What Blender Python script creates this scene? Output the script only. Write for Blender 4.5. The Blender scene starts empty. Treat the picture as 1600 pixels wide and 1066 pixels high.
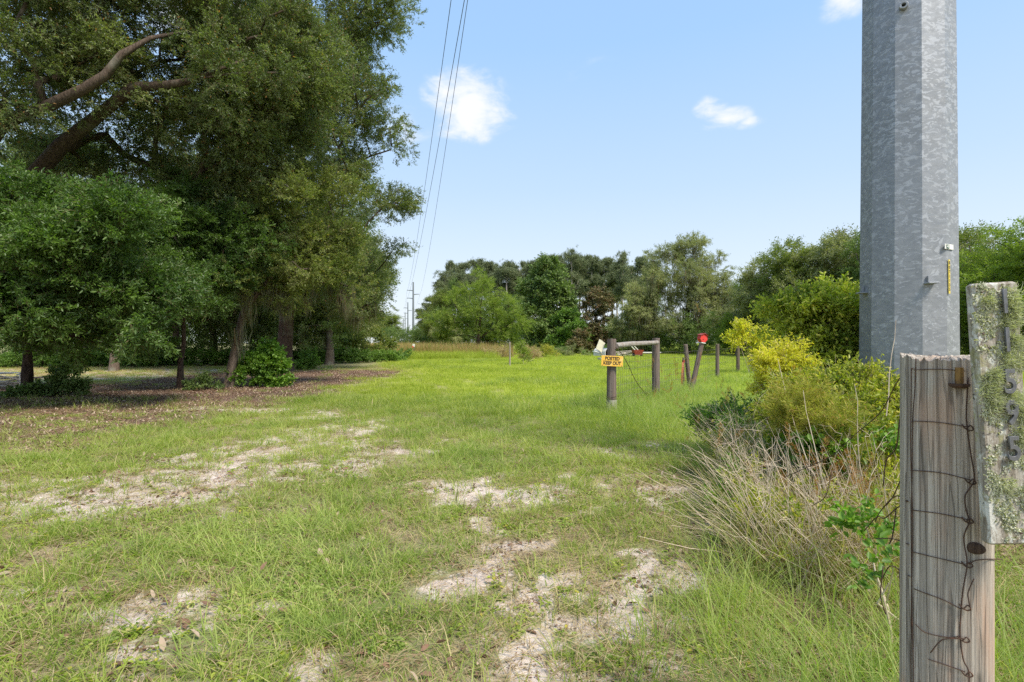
import bpy, math, random
import numpy as np
from mathutils import Vector, Matrix, Euler

# ------------------------------------------------------------------ camera, sky, sun, exposure
SC = bpy.context.scene
COL = SC.collection
R = math.radians
EYE = 1.4
cam_data = bpy.data.cameras.new('camera')
cam = bpy.data.objects.new('camera', cam_data)
COL.objects.link(cam)
cam.location = (0, 0, EYE)
cam.rotation_euler = (R(90), 0, 0)
cam_data.sensor_width = 36
cam_data.lens = 18
cam_data.shift_y = 3 / 1600
cam_data.clip_start = 0.05
cam_data.clip_end = 6000
SC.camera = cam

SUN_EL, SUN_AZ = 54.0, 138.0          # azimuth measured clockwise from +Y (the view direction)
SUN_STRENGTH, SUN_ANGLE = 2.75, 16.0
SKY_STRENGTH = 0.13
EXPOSURE = 1.05
SC.view_settings.view_transform = 'Standard'
SC.view_settings.look = 'None'
SC.view_settings.gamma = 1
SC.view_settings.use_curve_mapping = False
SC.view_settings.exposure = EXPOSURE
SC.render.engine = 'CYCLES'
SC.cycles.max_bounces = 8
SC.cycles.diffuse_bounces = 3
SC.cycles.transmission_bounces = 4
SC.cycles.transparent_max_bounces = 8
SC.cycles.use_denoising = False


class NT:
    """small helper to write node trees"""
    def __init__(self, tree):
        self.t = tree
        self.n = tree.nodes
        self.l = tree.links

    def new(self, typ, ins=None, **props):
        nd = self.n.new(typ)
        for k, v in props.items():
            setattr(nd, k, v)
        for k, v in (ins or {}).items():
            self.put(nd.inputs[k], v)
        return nd

    def put(self, sock, v):
        if isinstance(v, bpy.types.NodeSocket):
            self.l.new(v, sock)
        elif isinstance(v, bpy.types.Node):
            self.l.new(v.outputs[0], sock)
        else:
            if sock.type == 'RGBA' and len(v) == 3:
                v = (*v, 1)
            sock.default_value = v

    def math(self, op, a, b=None, c=None, clamp=False):
        nd = self.n.new('ShaderNodeMath')
        nd.operation = op
        nd.use_clamp = clamp
        for i, v in enumerate((a, b, c)):
            if v is not None:
                self.put(nd.inputs[i], v)
        return nd.outputs[0]

    def vmath(self, op, a, b=None):
        nd = self.n.new('ShaderNodeVectorMath')
        nd.operation = op
        self.put(nd.inputs[0], a)
        if b is not None:
            self.put(nd.inputs[1], b)
        return nd

    def mix(self, f, a, b, typ='MIX'):
        nd = self.n.new('ShaderNodeMix')
        nd.data_type = 'RGBA'
        nd.blend_type = typ
        nd.clamp_factor = True
        self.put(nd.inputs[0], f)
        self.put(nd.inputs[6], a)
        self.put(nd.inputs[7], b)
        return nd.outputs[2]

    def step(self, v, a, b, lo=0.0, hi=1.0):
        nd = self.n.new('ShaderNodeMapRange')
        nd.interpolation_type = 'SMOOTHSTEP'
        self.put(nd.inputs[0], v)
        nd.inputs[1].default_value = a
        nd.inputs[2].default_value = b
        nd.inputs[3].default_value = lo
        nd.inputs[4].default_value = hi
        return nd.outputs[0]

    def noise(self, vec, scale, detail=3, rough=0.5, dist=0.0):
        nd = self.new('ShaderNodeTexNoise', {'Scale': scale, 'Detail': detail, 'Roughness': rough, 'Distortion': dist})
        if vec is not None:
            self.put(nd.inputs['Vector'], vec)
        return nd.outputs[0]

    def mapping(self, vec, scale=(1, 1, 1), rot=(0, 0, 0), loc=(0, 0, 0)):
        nd = self.new('ShaderNodeMapping', {'Vector': vec, 'Scale': scale, 'Rotation': rot, 'Location': loc})
        return nd.outputs[0]


def px_dir(px, py):
    v = Vector(((px - 800) / 800, 1.0, -(py - 536) / 800))
    return v.normalized()


def make_world():
    w = bpy.data.worlds.new('World')
    SC.world = w
    w.use_nodes = True
    t = NT(w.node_tree)
    w.node_tree.nodes.clear()
    sky = t.new('ShaderNodeTexSky')
    sky.sky_type = 'NISHITA'
    sky.sun_disc = False
    sky.sun_elevation = R(SUN_EL)
    sky.sun_rotation = R(SUN_AZ)
    sky.air_density = 1.0
    sky.dust_density = 2.4
    sky.ozone_density = 1.3
    geo = t.new('ShaderNodeTexCoord')
    d = geo.outputs['Generated']
    sep = t.new('ShaderNodeSeparateXYZ', {0: d})
    z = sep.outputs[2]
    # thin bright summer haze: whitest low down, the same all the way round
    ramp = t.new('ShaderNodeValToRGB', {0: z})
    cr = ramp.color_ramp
    k = 0.1
    cr.elements[0].position, cr.elements[0].color = 0.0, (3.55 * k, 3.75 * k, 3.9 * k, 1)
    cr.elements[1].position, cr.elements[1].color = 1.0, (1.1 * k, 1.9 * k, 3.5 * k, 1)
    for pz, cc in ((0.12, (2.95, 3.40, 3.88)), (0.28, (2.22, 2.95, 3.88)), (0.5, (1.55, 2.50, 3.88))):
        e = cr.elements.new(pz)
        e.color = (cc[0] * k, cc[1] * k, cc[2] * k, 1)
    haze = t.vmath('SCALE', ramp.outputs[0])
    haze.inputs['Scale'].default_value = 1 / k
    veil = t.mix(0.92, sky.outputs[0], haze.outputs[0])
    # fair weather clouds spread over the whole sky
    d2 = t.mapping(d, scale=(1, 1, 2.0))
    n1 = t.noise(d2, 5.0, 8, 0.62, 0.15)
    n2 = t.noise(d2, 2.2, 5, 0.55)
    total = None
    for (px, py, r, gain, sq) in ((733, 165, 0.095, 1.35, 1.3), (768, 180, 0.060, 1.0, 1.5), (695, 145, 0.055, 0.9, 1.2), (632, 195, 0.07, 0.5, 1.5),
                              (1110, 172, 0.036, 0.85, 1.3), (1135, 186, 0.055, 0.95, 2.4), (1168, 192, 0.036, 0.75, 2.5),
                              (918, 118, 0.08, 0.22, 1.2), (945, 145, 0.06, 0.18, 1.2), (820, 215, 0.08, 0.16, 2.0), (1322, 8, 0.045, 0.62, 1.6),
                              (300, -60, 0.2, 0.9, 1.4), (2300, 100, 0.25, 0.9, 2.0), (-500, 150, 0.2, 0.9, 2.0)):
        c = px_dir(px, py)
        df = t.vmath('SUBTRACT', d, tuple(c)).outputs[0]
        df = t.vmath('MULTIPLY', df, (1, 1, sq)).outputs[0]
        ln = t.vmath('LENGTH', df).outputs[1]
        g = t.math('MULTIPLY', t.math('SUBTRACT', 1.0, t.math('DIVIDE', ln, r), clamp=True), gain)
        total = g if total is None else t.math('MAXIMUM', total, g)
    # same kind of small clouds behind and beside the camera
    rest = t.math('MULTIPLY', t.step(t.math('MULTIPLY', sep.outputs[1], -1.0), 0.0, 0.4), t.step(n2, 0.55, 0.72))
    rest = t.math('MULTIPLY', rest, 0.8)
    total = t.math('MAXIMUM', total, rest)
    nn = t.noise(d2, 14.0, 8, 0.6, 0.3)
    amt = t.math('ADD', total, t.math('MULTIPLY', t.math('SUBTRACT', nn, 0.5), 1.9))
    amt = t.math('MULTIPLY', t.step(amt, 0.12, 0.95), t.step(total, 0.0, 0.25))
    amt = t.math('MULTIPLY', amt, t.math('MINIMUM', t.math('MULTIPLY', total, 3.0), 0.97))
    colr = t.mix(amt, veil, (3.75, 3.82, 3.95))
    bg = t.new('ShaderNodeBackground', {'Color': colr, 'Strength': SKY_STRENGTH})
    out = t.new('ShaderNodeOutputWorld', {'Surface': bg})


make_world()
sd = bpy.data.lights.new('sun', 'SUN')
sd.energy = SUN_STRENGTH
sd.angle = R(SUN_ANGLE)
sd.color = (1.0, 0.92, 0.80)
sun = bpy.data.objects.new('sun', sd)
COL.objects.link(sun)
sun_dir = Vector((math.sin(R(SUN_AZ)) * math.cos(R(SUN_EL)), math.cos(R(SUN_AZ)) * math.cos(R(SUN_EL)), math.sin(R(SUN_EL))))
sun.rotation_euler = sun_dir.to_track_quat('Z', 'Y').to_euler()
sun.location = (20, -10, 40)

RNG = np.random.default_rng(7)


# ------------------------------------------------------------------ numpy noise and the ground's make-up
def vnoise(x, y, seed=0):
    xi = np.floor(x).astype(np.int64)
    yi = np.floor(y).astype(np.int64)
    fx, fy = x - xi, y - yi
    fx = fx * fx * (3 - 2 * fx)
    fy = fy * fy * (3 - 2 * fy)

    def h(a, b):
        n = (a * 374761393 + b * 668265263 + seed * 1442695041) & 0x7fffffff
        n = ((n ^ (n >> 13)) * 1274126177) & 0x7fffffff
        n = (n ^ (n >> 16)) & 0xffff
        return n / 65535.0
    return (h(xi, yi) * (1 - fx) + h(xi + 1, yi) * fx) * (1 - fy) + (h(xi, yi + 1) * (1 - fx) + h(xi + 1, yi + 1) * fx) * fy


def fbm(x, y, f, seed=0, octv=4):
    s, a, t = 0.0, 1.0, 0.0
    for i in range(octv):
        s = s + a * vnoise(x * f + 17.3 * i, y * f - 9.1 * i, seed + i)
        t += a
        a *= 0.55
        f *= 2.03
    return s / t


def sstep(v, a, b):
    t = np.clip((v - a) / (b - a), 0, 1)
    return t * t * (3 - 2 * t)


def gz(x, y):
    x = np.asarray(x, float)
    y = np.asarray(y, float)
    near = np.exp(-((y - 4) / 12) ** 2)
    z = 0.10 * (fbm(x, y, 0.09, 5, 2) - 0.5) + 0.05 * (fbm(x, y, 0.8, 9, 3) - 0.5) * near
    z = z + 0.02 * (fbm(x, y, 4.0, 12, 3) - 0.5) * near
    r = np.hypot(x, y)
    return z * sstep(r, 0.0, 3.0) * np.where(r > 60, 0.5, 1.0)


def G(x, y):
    return float(gz(x, y))


def gp(px, py, y=None):
    """ground point seen at a pixel of the 1600 wide photograph"""
    d = EYE * 800 / (py - 536) if y is None else y
    x = (px - 800) / 800 * d
    return x, d, G(x, d)


def wp(px, py, d):
    """point at depth d seen at a pixel"""
    return ((px - 800) / 800 * d, d, EYE - (py - 536) / 800 * d)


def ground_fields(x, y):
    x = np.asarray(x, float)
    y = np.asarray(y, float)
    # warp
    wx = x + 0.5 * (fbm(x, y, 0.9, 31, 3) - 0.5)
    wy = y + 0.8 * (fbm(x, y, 0.9, 41, 3) - 0.5)
    sand = np.zeros_like(x)
    SP = ((150, 800, .9, .25, .7), (300, 765, .5, .2, .8), (420, 745, .5, .15, .8), (480, 715, .9, .25, .8), (560, 705, .4, .2, .8), (620, 700, .35, .25, .6), (240, 815, .5, .15, .6), (660, 700, .3, .3, .5), (760, 800, .15, .2, .8), (820, 830, .25, .12, .7), (850, 880, .2, .1, .7), (1000, 880, .3, .12, .6), (1100, 820, .3, .2, .6), (1000, 790, .3, .15, .6), (930, 800, .25, .15, .6), (1150, 900, .2, .12, .6), (1100, 960, .2, .1, .6), (780, 960, .12, .15, .5), (760, 740, .4, .2, .6), (400, 950, .2, .08, .5), (560, 860, .2, .1, .4), (20, 760, .8, .3, .5), (100, 795, 0.9, 0.5, .75), (180, 770, 0.9, 0.45, .85), (260, 745, 0.9, 0.5, .95), (345, 742, 0.6, 0.6, 1.0), (385, 712, 0.9, 0.8, .95), (440, 728, 0.7, 0.3, 1.0),
          (455, 690, 0.9, 0.8, .85), (520, 670, 0.8, 0.9, .8), (530, 725, 0.6, 0.4, .8), (585, 658, 0.6, 0.6, .85), (395, 640, 1.6, 0.5, .85), (500, 650, 0.7, 0.6, .85), (565, 692, 0.5, 0.4, .75),
          (730, 772, 0.35, 0.35, 1.0), (690, 755, 0.5, 0.3, .8), (805, 768, 0.45, 0.35, .8), (890, 752, 0.6, 0.4, .75), (1030, 765, 0.5, 0.35, .9), (1090, 770, 0.4, 0.3, .8), (1100, 690, 0.4, 0.3, .5),
          (740, 865, 0.16, 0.4, .9), (870, 935, 0.28, 0.30, 1.1), (830, 905, 0.2, 0.2, .8), (960, 955, 0.28, 0.22, 1.1), (1040, 915, 0.3, 0.16, 1.0), (920, 985, 0.28, 0.2, .8),
          (890, 1030, 0.2, 0.25, .9), (205, 962, 0.28, 0.20, 1.2), (180, 1010, 0.2, 0.1, .7), (60, 925, 0.25, 0.12, .8), (330, 1000, 0.3, 0.1, .7), (480, 1040, 0.5, 0.2, .6), (700, 905, 0.25, 0.25, .6),
          (290, 1045, 0.4, 0.12, .7), (1230, 830, 0.3, 0.25, .6), (1000, 700, 0.8, 0.6, .45), (960, 1050, 0.4, 0.2, .7), (550, 730, .4, .3, .6), (940, 640, 0.2, 0.2, .1))
    for px, py, rx, ry, w in SP:
        d = EYE * 800 / (py - 536)
        cx = (px - 800) / 800 * d
        sand = np.maximum(sand, w * np.exp(-((wx - cx) / rx) ** 2 - ((wy - d) / ry) ** 2))
    sand = sand * (0.35 + 0.65 * sstep(fbm(x, y, 3.0, 55, 4), 0.34, 0.58)) * (0.3 + .7 * sstep(fbm(x, y, 8.0, 56, 4), 0.36, 0.58)) * 1.9
    edge = -5.2 + 1.2 * (fbm(x, y, 0.5, 61, 3) - 0.5) - 0.02 * (y - 12)
    litter = sstep(edge - x, -0.9, 1.4) * sstep(y, 5.8, 8.0) * sstep(-y, -18.5, -16.5)
    litter = np.maximum(litter, sstep(edge + 0.6 - x, -0.3, 1.5) * sstep(x, -15.0, -13.2) * sstep(y, 16, 18) * sstep(-y, -27, -25))
    litter = litter * sstep(fbm(x, y, 0.9, 71, 4) + 0.34 * litter, 0.32, 0.60)
    litter = litter + 0.55 * sstep(x, 0.9, 1.6) * sstep(-y, -6.0, -4.5) * sstep(fbm(x, y, 1.8, 73, 3), 0.42, 0.6)
    lane = np.exp(-((wx + 1.35 + 0.30 * (wy - 3.2)) / 0.75) ** 2) * sstep(wy, 2.0, 2.6) * sstep(-wy, -5.2, -4.0)
    lane2 = np.exp(-((wx + 0.6) / 0.7) ** 2) * sstep(wy, 3.8, 5.0) * sstep(-wy, -9, -6.5)
    lush = np.clip(lane + 0.6 * lane2, 0, 1)
    lush = lush * sstep(fbm(x, y, 1.3, 81, 3), 0.25, 0.5)
    field = sstep(y + 0.8 * x, 7.6, 11.5) * sstep(x, -6.5, -2.5)
    field = np.maximum(field, sstep(y, 24, 30) * sstep(x + 0.235 * y, -1.5, 1.5))
    # the worn, paler wheel line that bends through the field
    tr = np.full(x.shape, 9.0)
    pp = [(-4.7, 4.2), (-3.3, 5.9), (-2.5, 7.7), (-1.9, 9.6), (-1.5, 12.0), (-2.0, 15.5), (-4.2, 21.0), (-8.5, 27.0)]
    for (x0, y0), (x1, y1) in zip(pp[:-1], pp[1:]):
        u = np.clip(((x - x0) * (x1 - x0) + (y - y0) * (y1 - y0)) / ((x1 - x0) ** 2 + (y1 - y0) ** 2), 0, 1)
        tr = np.minimum(tr, np.hypot(x - x0 - u * (x1 - x0), y - y0 - u * (y1 - y0)))
    worn = np.maximum(np.exp(-(tr / .28) ** 2), np.exp(-((tr - 1.5) / .28) ** 2)) * sstep(fbm(x, y, .8, 77, 3), .25, .6)
    field = field * (1 - .65 * worn)
    lush = lush * (1 - .7 * worn)
    sand = np.maximum(sand, .42 * worn * sstep(-y, -17, -9) * (.5 + .5 * sstep(fbm(x, y, 5., 78, 3), .4, .6)))
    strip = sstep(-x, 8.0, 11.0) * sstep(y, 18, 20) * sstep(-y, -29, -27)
    sand = np.maximum(sand, .45 * strip * (1 - litter))  # sunlight on the strip behind the oaks, painted in as sand-pale ground
    return sand, np.clip(litter, 0, 1), lush, field


# ------------------------------------------------------------------ object helpers
def empty(name, loc, rz=0.0, label=None, cat=None, group=None):
    o = bpy.data.objects.new(name, None)
    o.empty_display_size = 0.2
    COL.objects.link(o)
    o.location = loc
    o.rotation_euler = (0, 0, rz)
    tag(o, label, cat, group)
    return o


def tag(o, label=None, cat=None, group=None, kind=None):
    if label:
        o['label'] = label
    if cat:
        o['category'] = cat
    if group:
        o['group'] = group
    if kind:
        o['kind'] = kind
    return o


def mesh_from(name, V, F, mats=(), fm=None, smooth=False):
    me = bpy.data.meshes.new(name)
    V = np.asarray(V, dtype=np.float32).reshape(-1, 3)
    if isinstance(F, np.ndarray):
        k = F.shape[1]
        me.vertices.add(len(V))
        me.vertices.foreach_set('co', V.ravel())
        me.loops.add(F.size)
        me.loops.foreach_set('vertex_index', F.astype(np.int32).ravel())
        me.polygons.add(len(F))
        me.polygons.foreach_set('loop_start', np.arange(0, F.size, k, dtype=np.int32))
        me.polygons.foreach_set('loop_total', np.full(len(F), k, dtype=np.int32))
    else:
        me.from_pydata([tuple(map(float, v)) for v in V], [], [tuple(map(int, f)) for f in F])
    for m in mats:
        me.materials.append(m)
    if fm is not None:
        me.polygons.foreach_set('material_index', np.asarray(fm, dtype=np.int32))
    if smooth:
        me.polygons.foreach_set('use_smooth', np.ones(len(me.polygons), dtype=bool))
    me.update(calc_edges=True)
    me.validate(verbose=False)
    return me


def obj(name, me, parent=None, loc=(0, 0, 0), rot=(0, 0, 0)):
    o = bpy.data.objects.new(name, me)
    COL.objects.link(o)
    o.parent = parent
    o.location = loc
    o.rotation_euler = rot
    return o


class MB:
    """collects simple solids into one mesh"""
    def __init__(self):
        self.V, self.F = [], []

    def add(self, V, F):
        n = len(self.V)
        self.V += [tuple(map(float, v)) for v in V]
        self.F += [tuple(i + n for i in f) for f in F]
        return self

    def box(self, c, s, rot=None, bevel=0.0):
        hx, hy, hz = s[0] / 2, s[1] / 2, s[2] / 2
        M = (rot.to_matrix() if isinstance(rot, Euler) else (Euler(rot).to_matrix() if rot else Matrix.Identity(3)))
        b = min(bevel, hx * .9, hy * .9, hz * .9)
        if b <= 0:
            P = [(x, y, z) for x in (-hx, hx) for y in (-hy, hy) for z in (-hz, hz)]
            F = [(0, 1, 3, 2), (4, 6, 7, 5), (0, 4, 5, 1), (2, 3, 7, 6), (0, 2, 6, 4), (1, 5, 7, 3)]
        else:
            P, F = [], []
            ring = []
            for z, k in ((-hz, b), (-hz + b, 0), (hz - b, 0), (hz, b)):
                ring.append(len(P))
                x, y = hx - k, hy - k
                for sx, sy, first in ((1, -1, 0), (1, 1, 1), (-1, 1, 0), (-1, -1, 1)):
                    a = (sx * x, sy * (y - b), z)
                    c2 = (sx * (x - b), sy * y, z)
                    P += ([c2, a] if first == 0 else [a, c2])
            for r in range(3):
                for i in range(8):
                    a, b2 = ring[r] + i, ring[r] + (i + 1) % 8
                    F.append((a, b2, b2 + 8, a + 8))
            F.append(tuple(ring[0] + i for i in reversed(range(8))))
            F.append(tuple(ring[3] + i for i in range(8)))
        return self.add([M @ Vector(p) + Vector(c) for p in P], F)

    def tube(self, pts, rad, n=8, cap=True):
        V, F = tube(pts, rad, n, cap)
        return self.add(V, F)

    def build(self, name, mat, parent=None, smooth=False, loc=(0, 0, 0), rot=(0, 0, 0)):
        me = mesh_from(name, self.V, self.F, [mat], smooth=smooth)
        return obj(name, me, parent, loc, rot)


def tube(pts, rad, n=8, cap=True, jitter=0.0, seed=0, squash=1.0):
    pts = np.asarray(pts, float)
    m = len(pts)
    rad = np.broadcast_to(np.asarray(rad, float), (m,))
    tg = np.gradient(pts, axis=0)
    tg /= np.linalg.norm(tg, axis=1)[:, None] + 1e-9
    ref = np.array([0, 0, 1.0]) if abs(tg[0][2]) < 0.8 else np.array([1.0, 0, 0])
    u = np.cross(tg[0], ref)
    u /= np.linalg.norm(u)
    V = []
    rr = np.random.default_rng(seed)
    a = np.linspace(0, 2 * np.pi, n, endpoint=False)
    for i in range(m):
        u = u - tg[i] * np.dot(u, tg[i])
        u /= np.linalg.norm(u) + 1e-9
        v = np.cross(tg[i], u)
        r = rad[i] * (1 + jitter * rr.normal(size=n))
        V.append(pts[i] + (np.cos(a) * r)[:, None] * u + (np.sin(a) * r * squash)[:, None] * v)
    V = np.concatenate(V)
    F = []
    for i in range(m - 1):
        for j in range(n):
            k = (j + 1) % n
            F.append((i * n + j, i * n + k, (i + 1) * n + k, (i + 1) * n + j))
    if cap:
        F.append(tuple(reversed(range(n))))
        F.append(tuple((m - 1) * n + j for j in range(n)))
    return V, F


# ------------------------------------------------------------------ materials
def new_mat(name):
    m = bpy.data.materials.new(name)
    m.use_nodes = True
    m.node_tree.nodes.clear()
    return m, NT(m.node_tree)


def finish(t, surf):
    t.new('ShaderNodeOutputMaterial', {'Surface': surf})


def leaf_mat(name, a, b, accent=(0.25, 0.14, 0.04), acc=0.03, trans=0.35, rough=0.5, tint=0.5, spec=0.4, gain=(1, 1, 1)):
    a, b = [tuple(u * g for u, g in zip(v, gain)) for v in (a, b)]
    m, t = new_mat(name)
    info = t.new('ShaderNodeObjectInfo')
    geo = t.new('ShaderNodeNewGeometry')
    n = t.noise(geo.outputs['Position'], tint, 3, 0.6)
    f = t.math('ADD', t.math('MULTIPLY', info.outputs['Random'], 0.45), t.math('MULTIPLY', t.step(n, 0.32, 0.68), 0.6))
    isl = geo.outputs['Random Per Island']
    f = t.math('ADD', f, t.math('MULTIPLY', t.math('SUBTRACT', isl, 0.5), 0.55), clamp=True)
    c = t.mix(f, a, b)
    c = t.mix(t.math('GREATER_THAN', isl, 1 - acc), c, accent)
    p = t.new('ShaderNodeBsdfPrincipled', {'Base Color': c, 'Roughness': rough, 'Specular IOR Level': spec})
    c2 = t.mix(0.5, c, (0.16, 0.22, 0.02), 'ADD')
    c2 = t.mix(1.0, c, (1.7, 2.0, 0.7), 'MULTIPLY')
    tr = t.new('ShaderNodeBsdfTranslucent', {'Color': c2})
    mx = t.new('ShaderNodeMixShader', {0: trans, 1: p.outputs[0], 2: tr.outputs[0]})
    finish(t, mx.outputs[0])
    return m


def bark_mat(name, dark, light, lichen=0.0, scale=1.0):
    m, t = new_mat(name)
    tc = t.new('ShaderNodeTexCoord')
    v = t.mapping(tc.outputs['Object'], scale=(9 * scale, 9 * scale, 2.2 * scale))
    n = t.noise(v, 2.2, 8, 0.72, 0.9)
    n2 = t.noise(tc.outputs['Object'], 1.3, 4, 0.6)
    c = t.mix(t.step(n, 0.33, 0.66), dark, light)
    c = t.mix(t.math('MULTIPLY', t.step(n2, 0.5, 0.68), lichen), c, (0.30, 0.32, 0.25))
    b = t.new('ShaderNodeBump', {'Strength': 0.9, 'Distance': 0.04, 'Height': n})
    p = t.new('ShaderNodeBsdfPrincipled', {'Base Color': c, 'Roughness': 0.95, 'Specular IOR Level': 0.15, 'Normal': b})
    finish(t, p.outputs[0])
    return m


def wood_mat(name, dark, light, warm=(0.24, 0.16, 0.10), moss=0.15, grain=1.0, crack=0.6):
    m, t = new_mat(name)
    tc = t.new('ShaderNodeTexCoord')
    ob = tc.outputs['Object']
    info = t.new('ShaderNodeObjectInfo')
    off = t.math('MULTIPLY', info.outputs['Random'], 20.0)
    cmb = t.new('ShaderNodeCombineXYZ', {0: off, 1: off, 2: off})
    ob = t.vmath('ADD', ob, cmb.outputs[0]).outputs[0]
    v1 = t.mapping(ob, scale=(75 * grain, 75 * grain, 0.9 * grain))
    n1 = t.noise(v1, 1.6, 6, 0.65, 0.35)
    v2 = t.mapping(ob, scale=(120 * grain, 120 * grain, 5 * grain))
    n2 = t.noise(v2, 2.0, 4, 0.7, 0.3)
    n3 = t.noise(t.mapping(ob, scale=(7, 7, 1.6)), 1.5, 4, 0.6)
    c = t.mix(t.step(n1, 0.30, 0.70), dark, light)
    c = t.mix(t.math('MULTIPLY', t.step(n2, 0.52, 0.75), 0.55), c, tuple(x * 0.42 for x in dark))
    c = t.mix(t.math('MULTIPLY', t.step(n3, 0.46, 0.66), 0.65), c, warm)
    n4 = t.noise(ob, 9, 5, 0.7)
    c = t.mix(t.math('MULTIPLY', t.step(n4, 0.56, 0.72), moss), c, (0.22, 0.24, 0.12))
    vc = t.mapping(ob, scale=(26 * grain, 26 * grain, 0.9 * grain))
    n5 = t.noise(vc, 1.4, 2, 0.5, 0.8)
    ck = t.math('SUBTRACT', 1.0, t.step(t.math('ABSOLUTE', t.math('SUBTRACT', n5, 0.5)), 0.004, 0.02))
    ck = t.math('MULTIPLY', ck, crack)
    c = t.mix(ck, c, (0.018, 0.014, 0.012))
    h = t.math('ADD', t.math('MULTIPLY', n1, 0.5), t.math('MULTIPLY', n2, 0.5))
    h = t.math('SUBTRACT', h, t.math('MULTIPLY', ck, 0.9))
    b = t.new('ShaderNodeBump', {'Strength': 0.8, 'Distance': 0.006, 'Height': h})
    p = t.new('ShaderNodeBsdfPrincipled', {'Base Color': c, 'Roughness': 0.9, 'Specular IOR Level': 0.2, 'Normal': b})
    finish(t, p.outputs[0])
    return m


def plain_mat(name, c, rough=0.6, metal=0.0, wear=0.15, wearcol=None, scale=12, bump=0.1):
    m, t = new_mat(name)
    tc = t.new('ShaderNodeTexCoord')
    n = t.noise(tc.outputs['Object'], scale, 5, 0.65)
    wc = wearcol or tuple(x * 0.45 for x in c)
    cc = t.mix(t.math('MULTIPLY', t.step(n, 0.48, 0.72), wear), c, wc)
    b = t.new('ShaderNodeBump', {'Strength': bump, 'Distance': 0.003, 'Height': n})
    p = t.new('ShaderNodeBsdfPrincipled', {'Base Color': cc, 'Roughness': rough, 'Metallic': metal, 'Normal': b})
    finish(t, p.outputs[0])
    return m


M_OAK = leaf_mat('oak_leaf', (0.056, 0.080, 0.028), (0.180, 0.196, 0.080), (0.34, 0.18, 0.07), 0.03, 0.34, 0.42, 0.7, 0.5, gain=(1.3, 1.38, 1.35))
M_OAKG = leaf_mat('green_oak_leaf', (0.060, 0.115, 0.026), (0.180, 0.265, 0.055), (0.30, 0.16, 0.05), 0.006, 0.36, 0.42, 0.5, 0.5, gain=(0.8, 0.86, 0.85))
M_OAKY = leaf_mat('olive_oak_leaf', (0.095, 0.125, 0.030), (0.215, 0.225, 0.062), (0.38, 0.32, 0.08), 0.05, 0.36, 0.5, 0.25, gain=(1.2, 1.25, 1.3))
M_FARG = leaf_mat('wood_leaf', (0.052, 0.088, 0.028), (0.125, 0.170, 0.052), (0.16, 0.15, 0.05), 0.02, 0.25, 0.6, 0.12, gain=(1.65, 1.6, 1.5))
M_FARL = leaf_mat('light_green_leaf', (0.130, 0.205, 0.030), (0.250, 0.335, 0.055), (0.25, 0.3, 0.06), 0.03, 0.35, 0.55, 0.15, gain=(1.1, 1.0, 1.1))
M_FARM = leaf_mat('grey_oak_leaf', (0.110, 0.130, 0.060), (0.225, 0.235, 0.118), (0.22, 0.2, 0.10), 0.04, 0.25, 0.6, 0.12, gain=(1.7, 1.62, 1.6))
M_FARV = leaf_mat('vine_leaf', (0.065, 0.140, 0.028), (0.150, 0.265, 0.045), (0.2, 0.26, 0.05), 0.02, 0.3, 0.5, 0.3, gain=(1.3, 1.15, 1.2))
M_BROWN = leaf_mat('rusty_magnolia_leaf', (0.100, 0.100, 0.040), (0.270, 0.160, 0.085), (0.22, 0.12, 0.06), 0.15, 0.15, 0.5, 0.8, gain=(0.95, 1.2, 1.1))
M_PINE = leaf_mat('pine_needle', (0.070, 0.098, 0.045), (0.140, 0.170, 0.080), (0.16, 0.12, 0.05), 0.03, 0.12, 0.6, 0.2, gain=(1.6, 1.5, 1.5))
M_SHRUB = leaf_mat('shrub_leaf', (0.120, 0.180, 0.022), (0.350, 0.380, 0.045), (0.55, 0.48, 0.09), 0.14, 0.35, 0.45, 1.4, gain=(1.25, 1.15, 1.2))
M_SHRUBT = leaf_mat('bright_shrub_leaf', (0.16, 0.22, 0.025), (0.56, 0.56, 0.08), (0.7, 0.6, 0.12), 0.12, 0.38, 0.42, 2.2)
M_YELLOW = leaf_mat('yellow_shrub_leaf', (0.42, 0.42, 0.035), (0.72, 0.64, 0.07), (0.6, 0.45, 0.05), 0.08, 0.35, 0.5, 2.0)
M_BUSH = leaf_mat('bush_leaf', (0.050, 0.125, 0.018), (0.13, 0.25, 0.035), (0.3, 0.3, 0.05), 0.02, 0.35, 0.45, 1.0, gain=(1.5, 1.3, 1.2))
M_FENNEL = leaf_mat('fennel_leaf', (0.24, 0.28, 0.04), (0.50, 0.47, 0.09), (0.45, 0.30, 0.10), 0.12, 0.3, 0.6, 1.5)
M_RUST = leaf_mat('dry_flower', (0.36, 0.17, 0.06), (0.50, 0.33, 0.16), (0.5, 0.2, 0.05), 0.1, 0.3, 0.8, 3.0, 0.1)
M_MOSS = leaf_mat('moss_strand', (0.13, 0.125, 0.085), (0.24, 0.225, 0.155), (0.3, 0.2, 0.12), 0.05, 0.3, 0.9, 1.0, 0.05)
M_GRASS = leaf_mat('grass_blade', (0.185, 0.245, 0.035), (0.390, 0.395, 0.100), (0.55, 0.45, 0.24), 0.09, 0.4, 0.55, 0.9, 0.3, gain=(0.95, 1.02, 1.05))
M_GREENG = leaf_mat('lush_grass_blade', (0.180, 0.250, 0.045), (0.380, 0.425, 0.120), (0.52, 0.46, 0.20), 0.08, 0.4, 0.5, 0.9, 0.3, gain=(1.0, 1.02, 1.05))
M_FIELD = leaf_mat('meadow_grass_blade', (0.290, 0.335, 0.026), (0.450, 0.470, 0.060), (0.42, 0.42, 0.10), 0.07, 0.4, 0.6, 0.22, 0.25, gain=(0.95, 0.97, 1.5))
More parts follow.
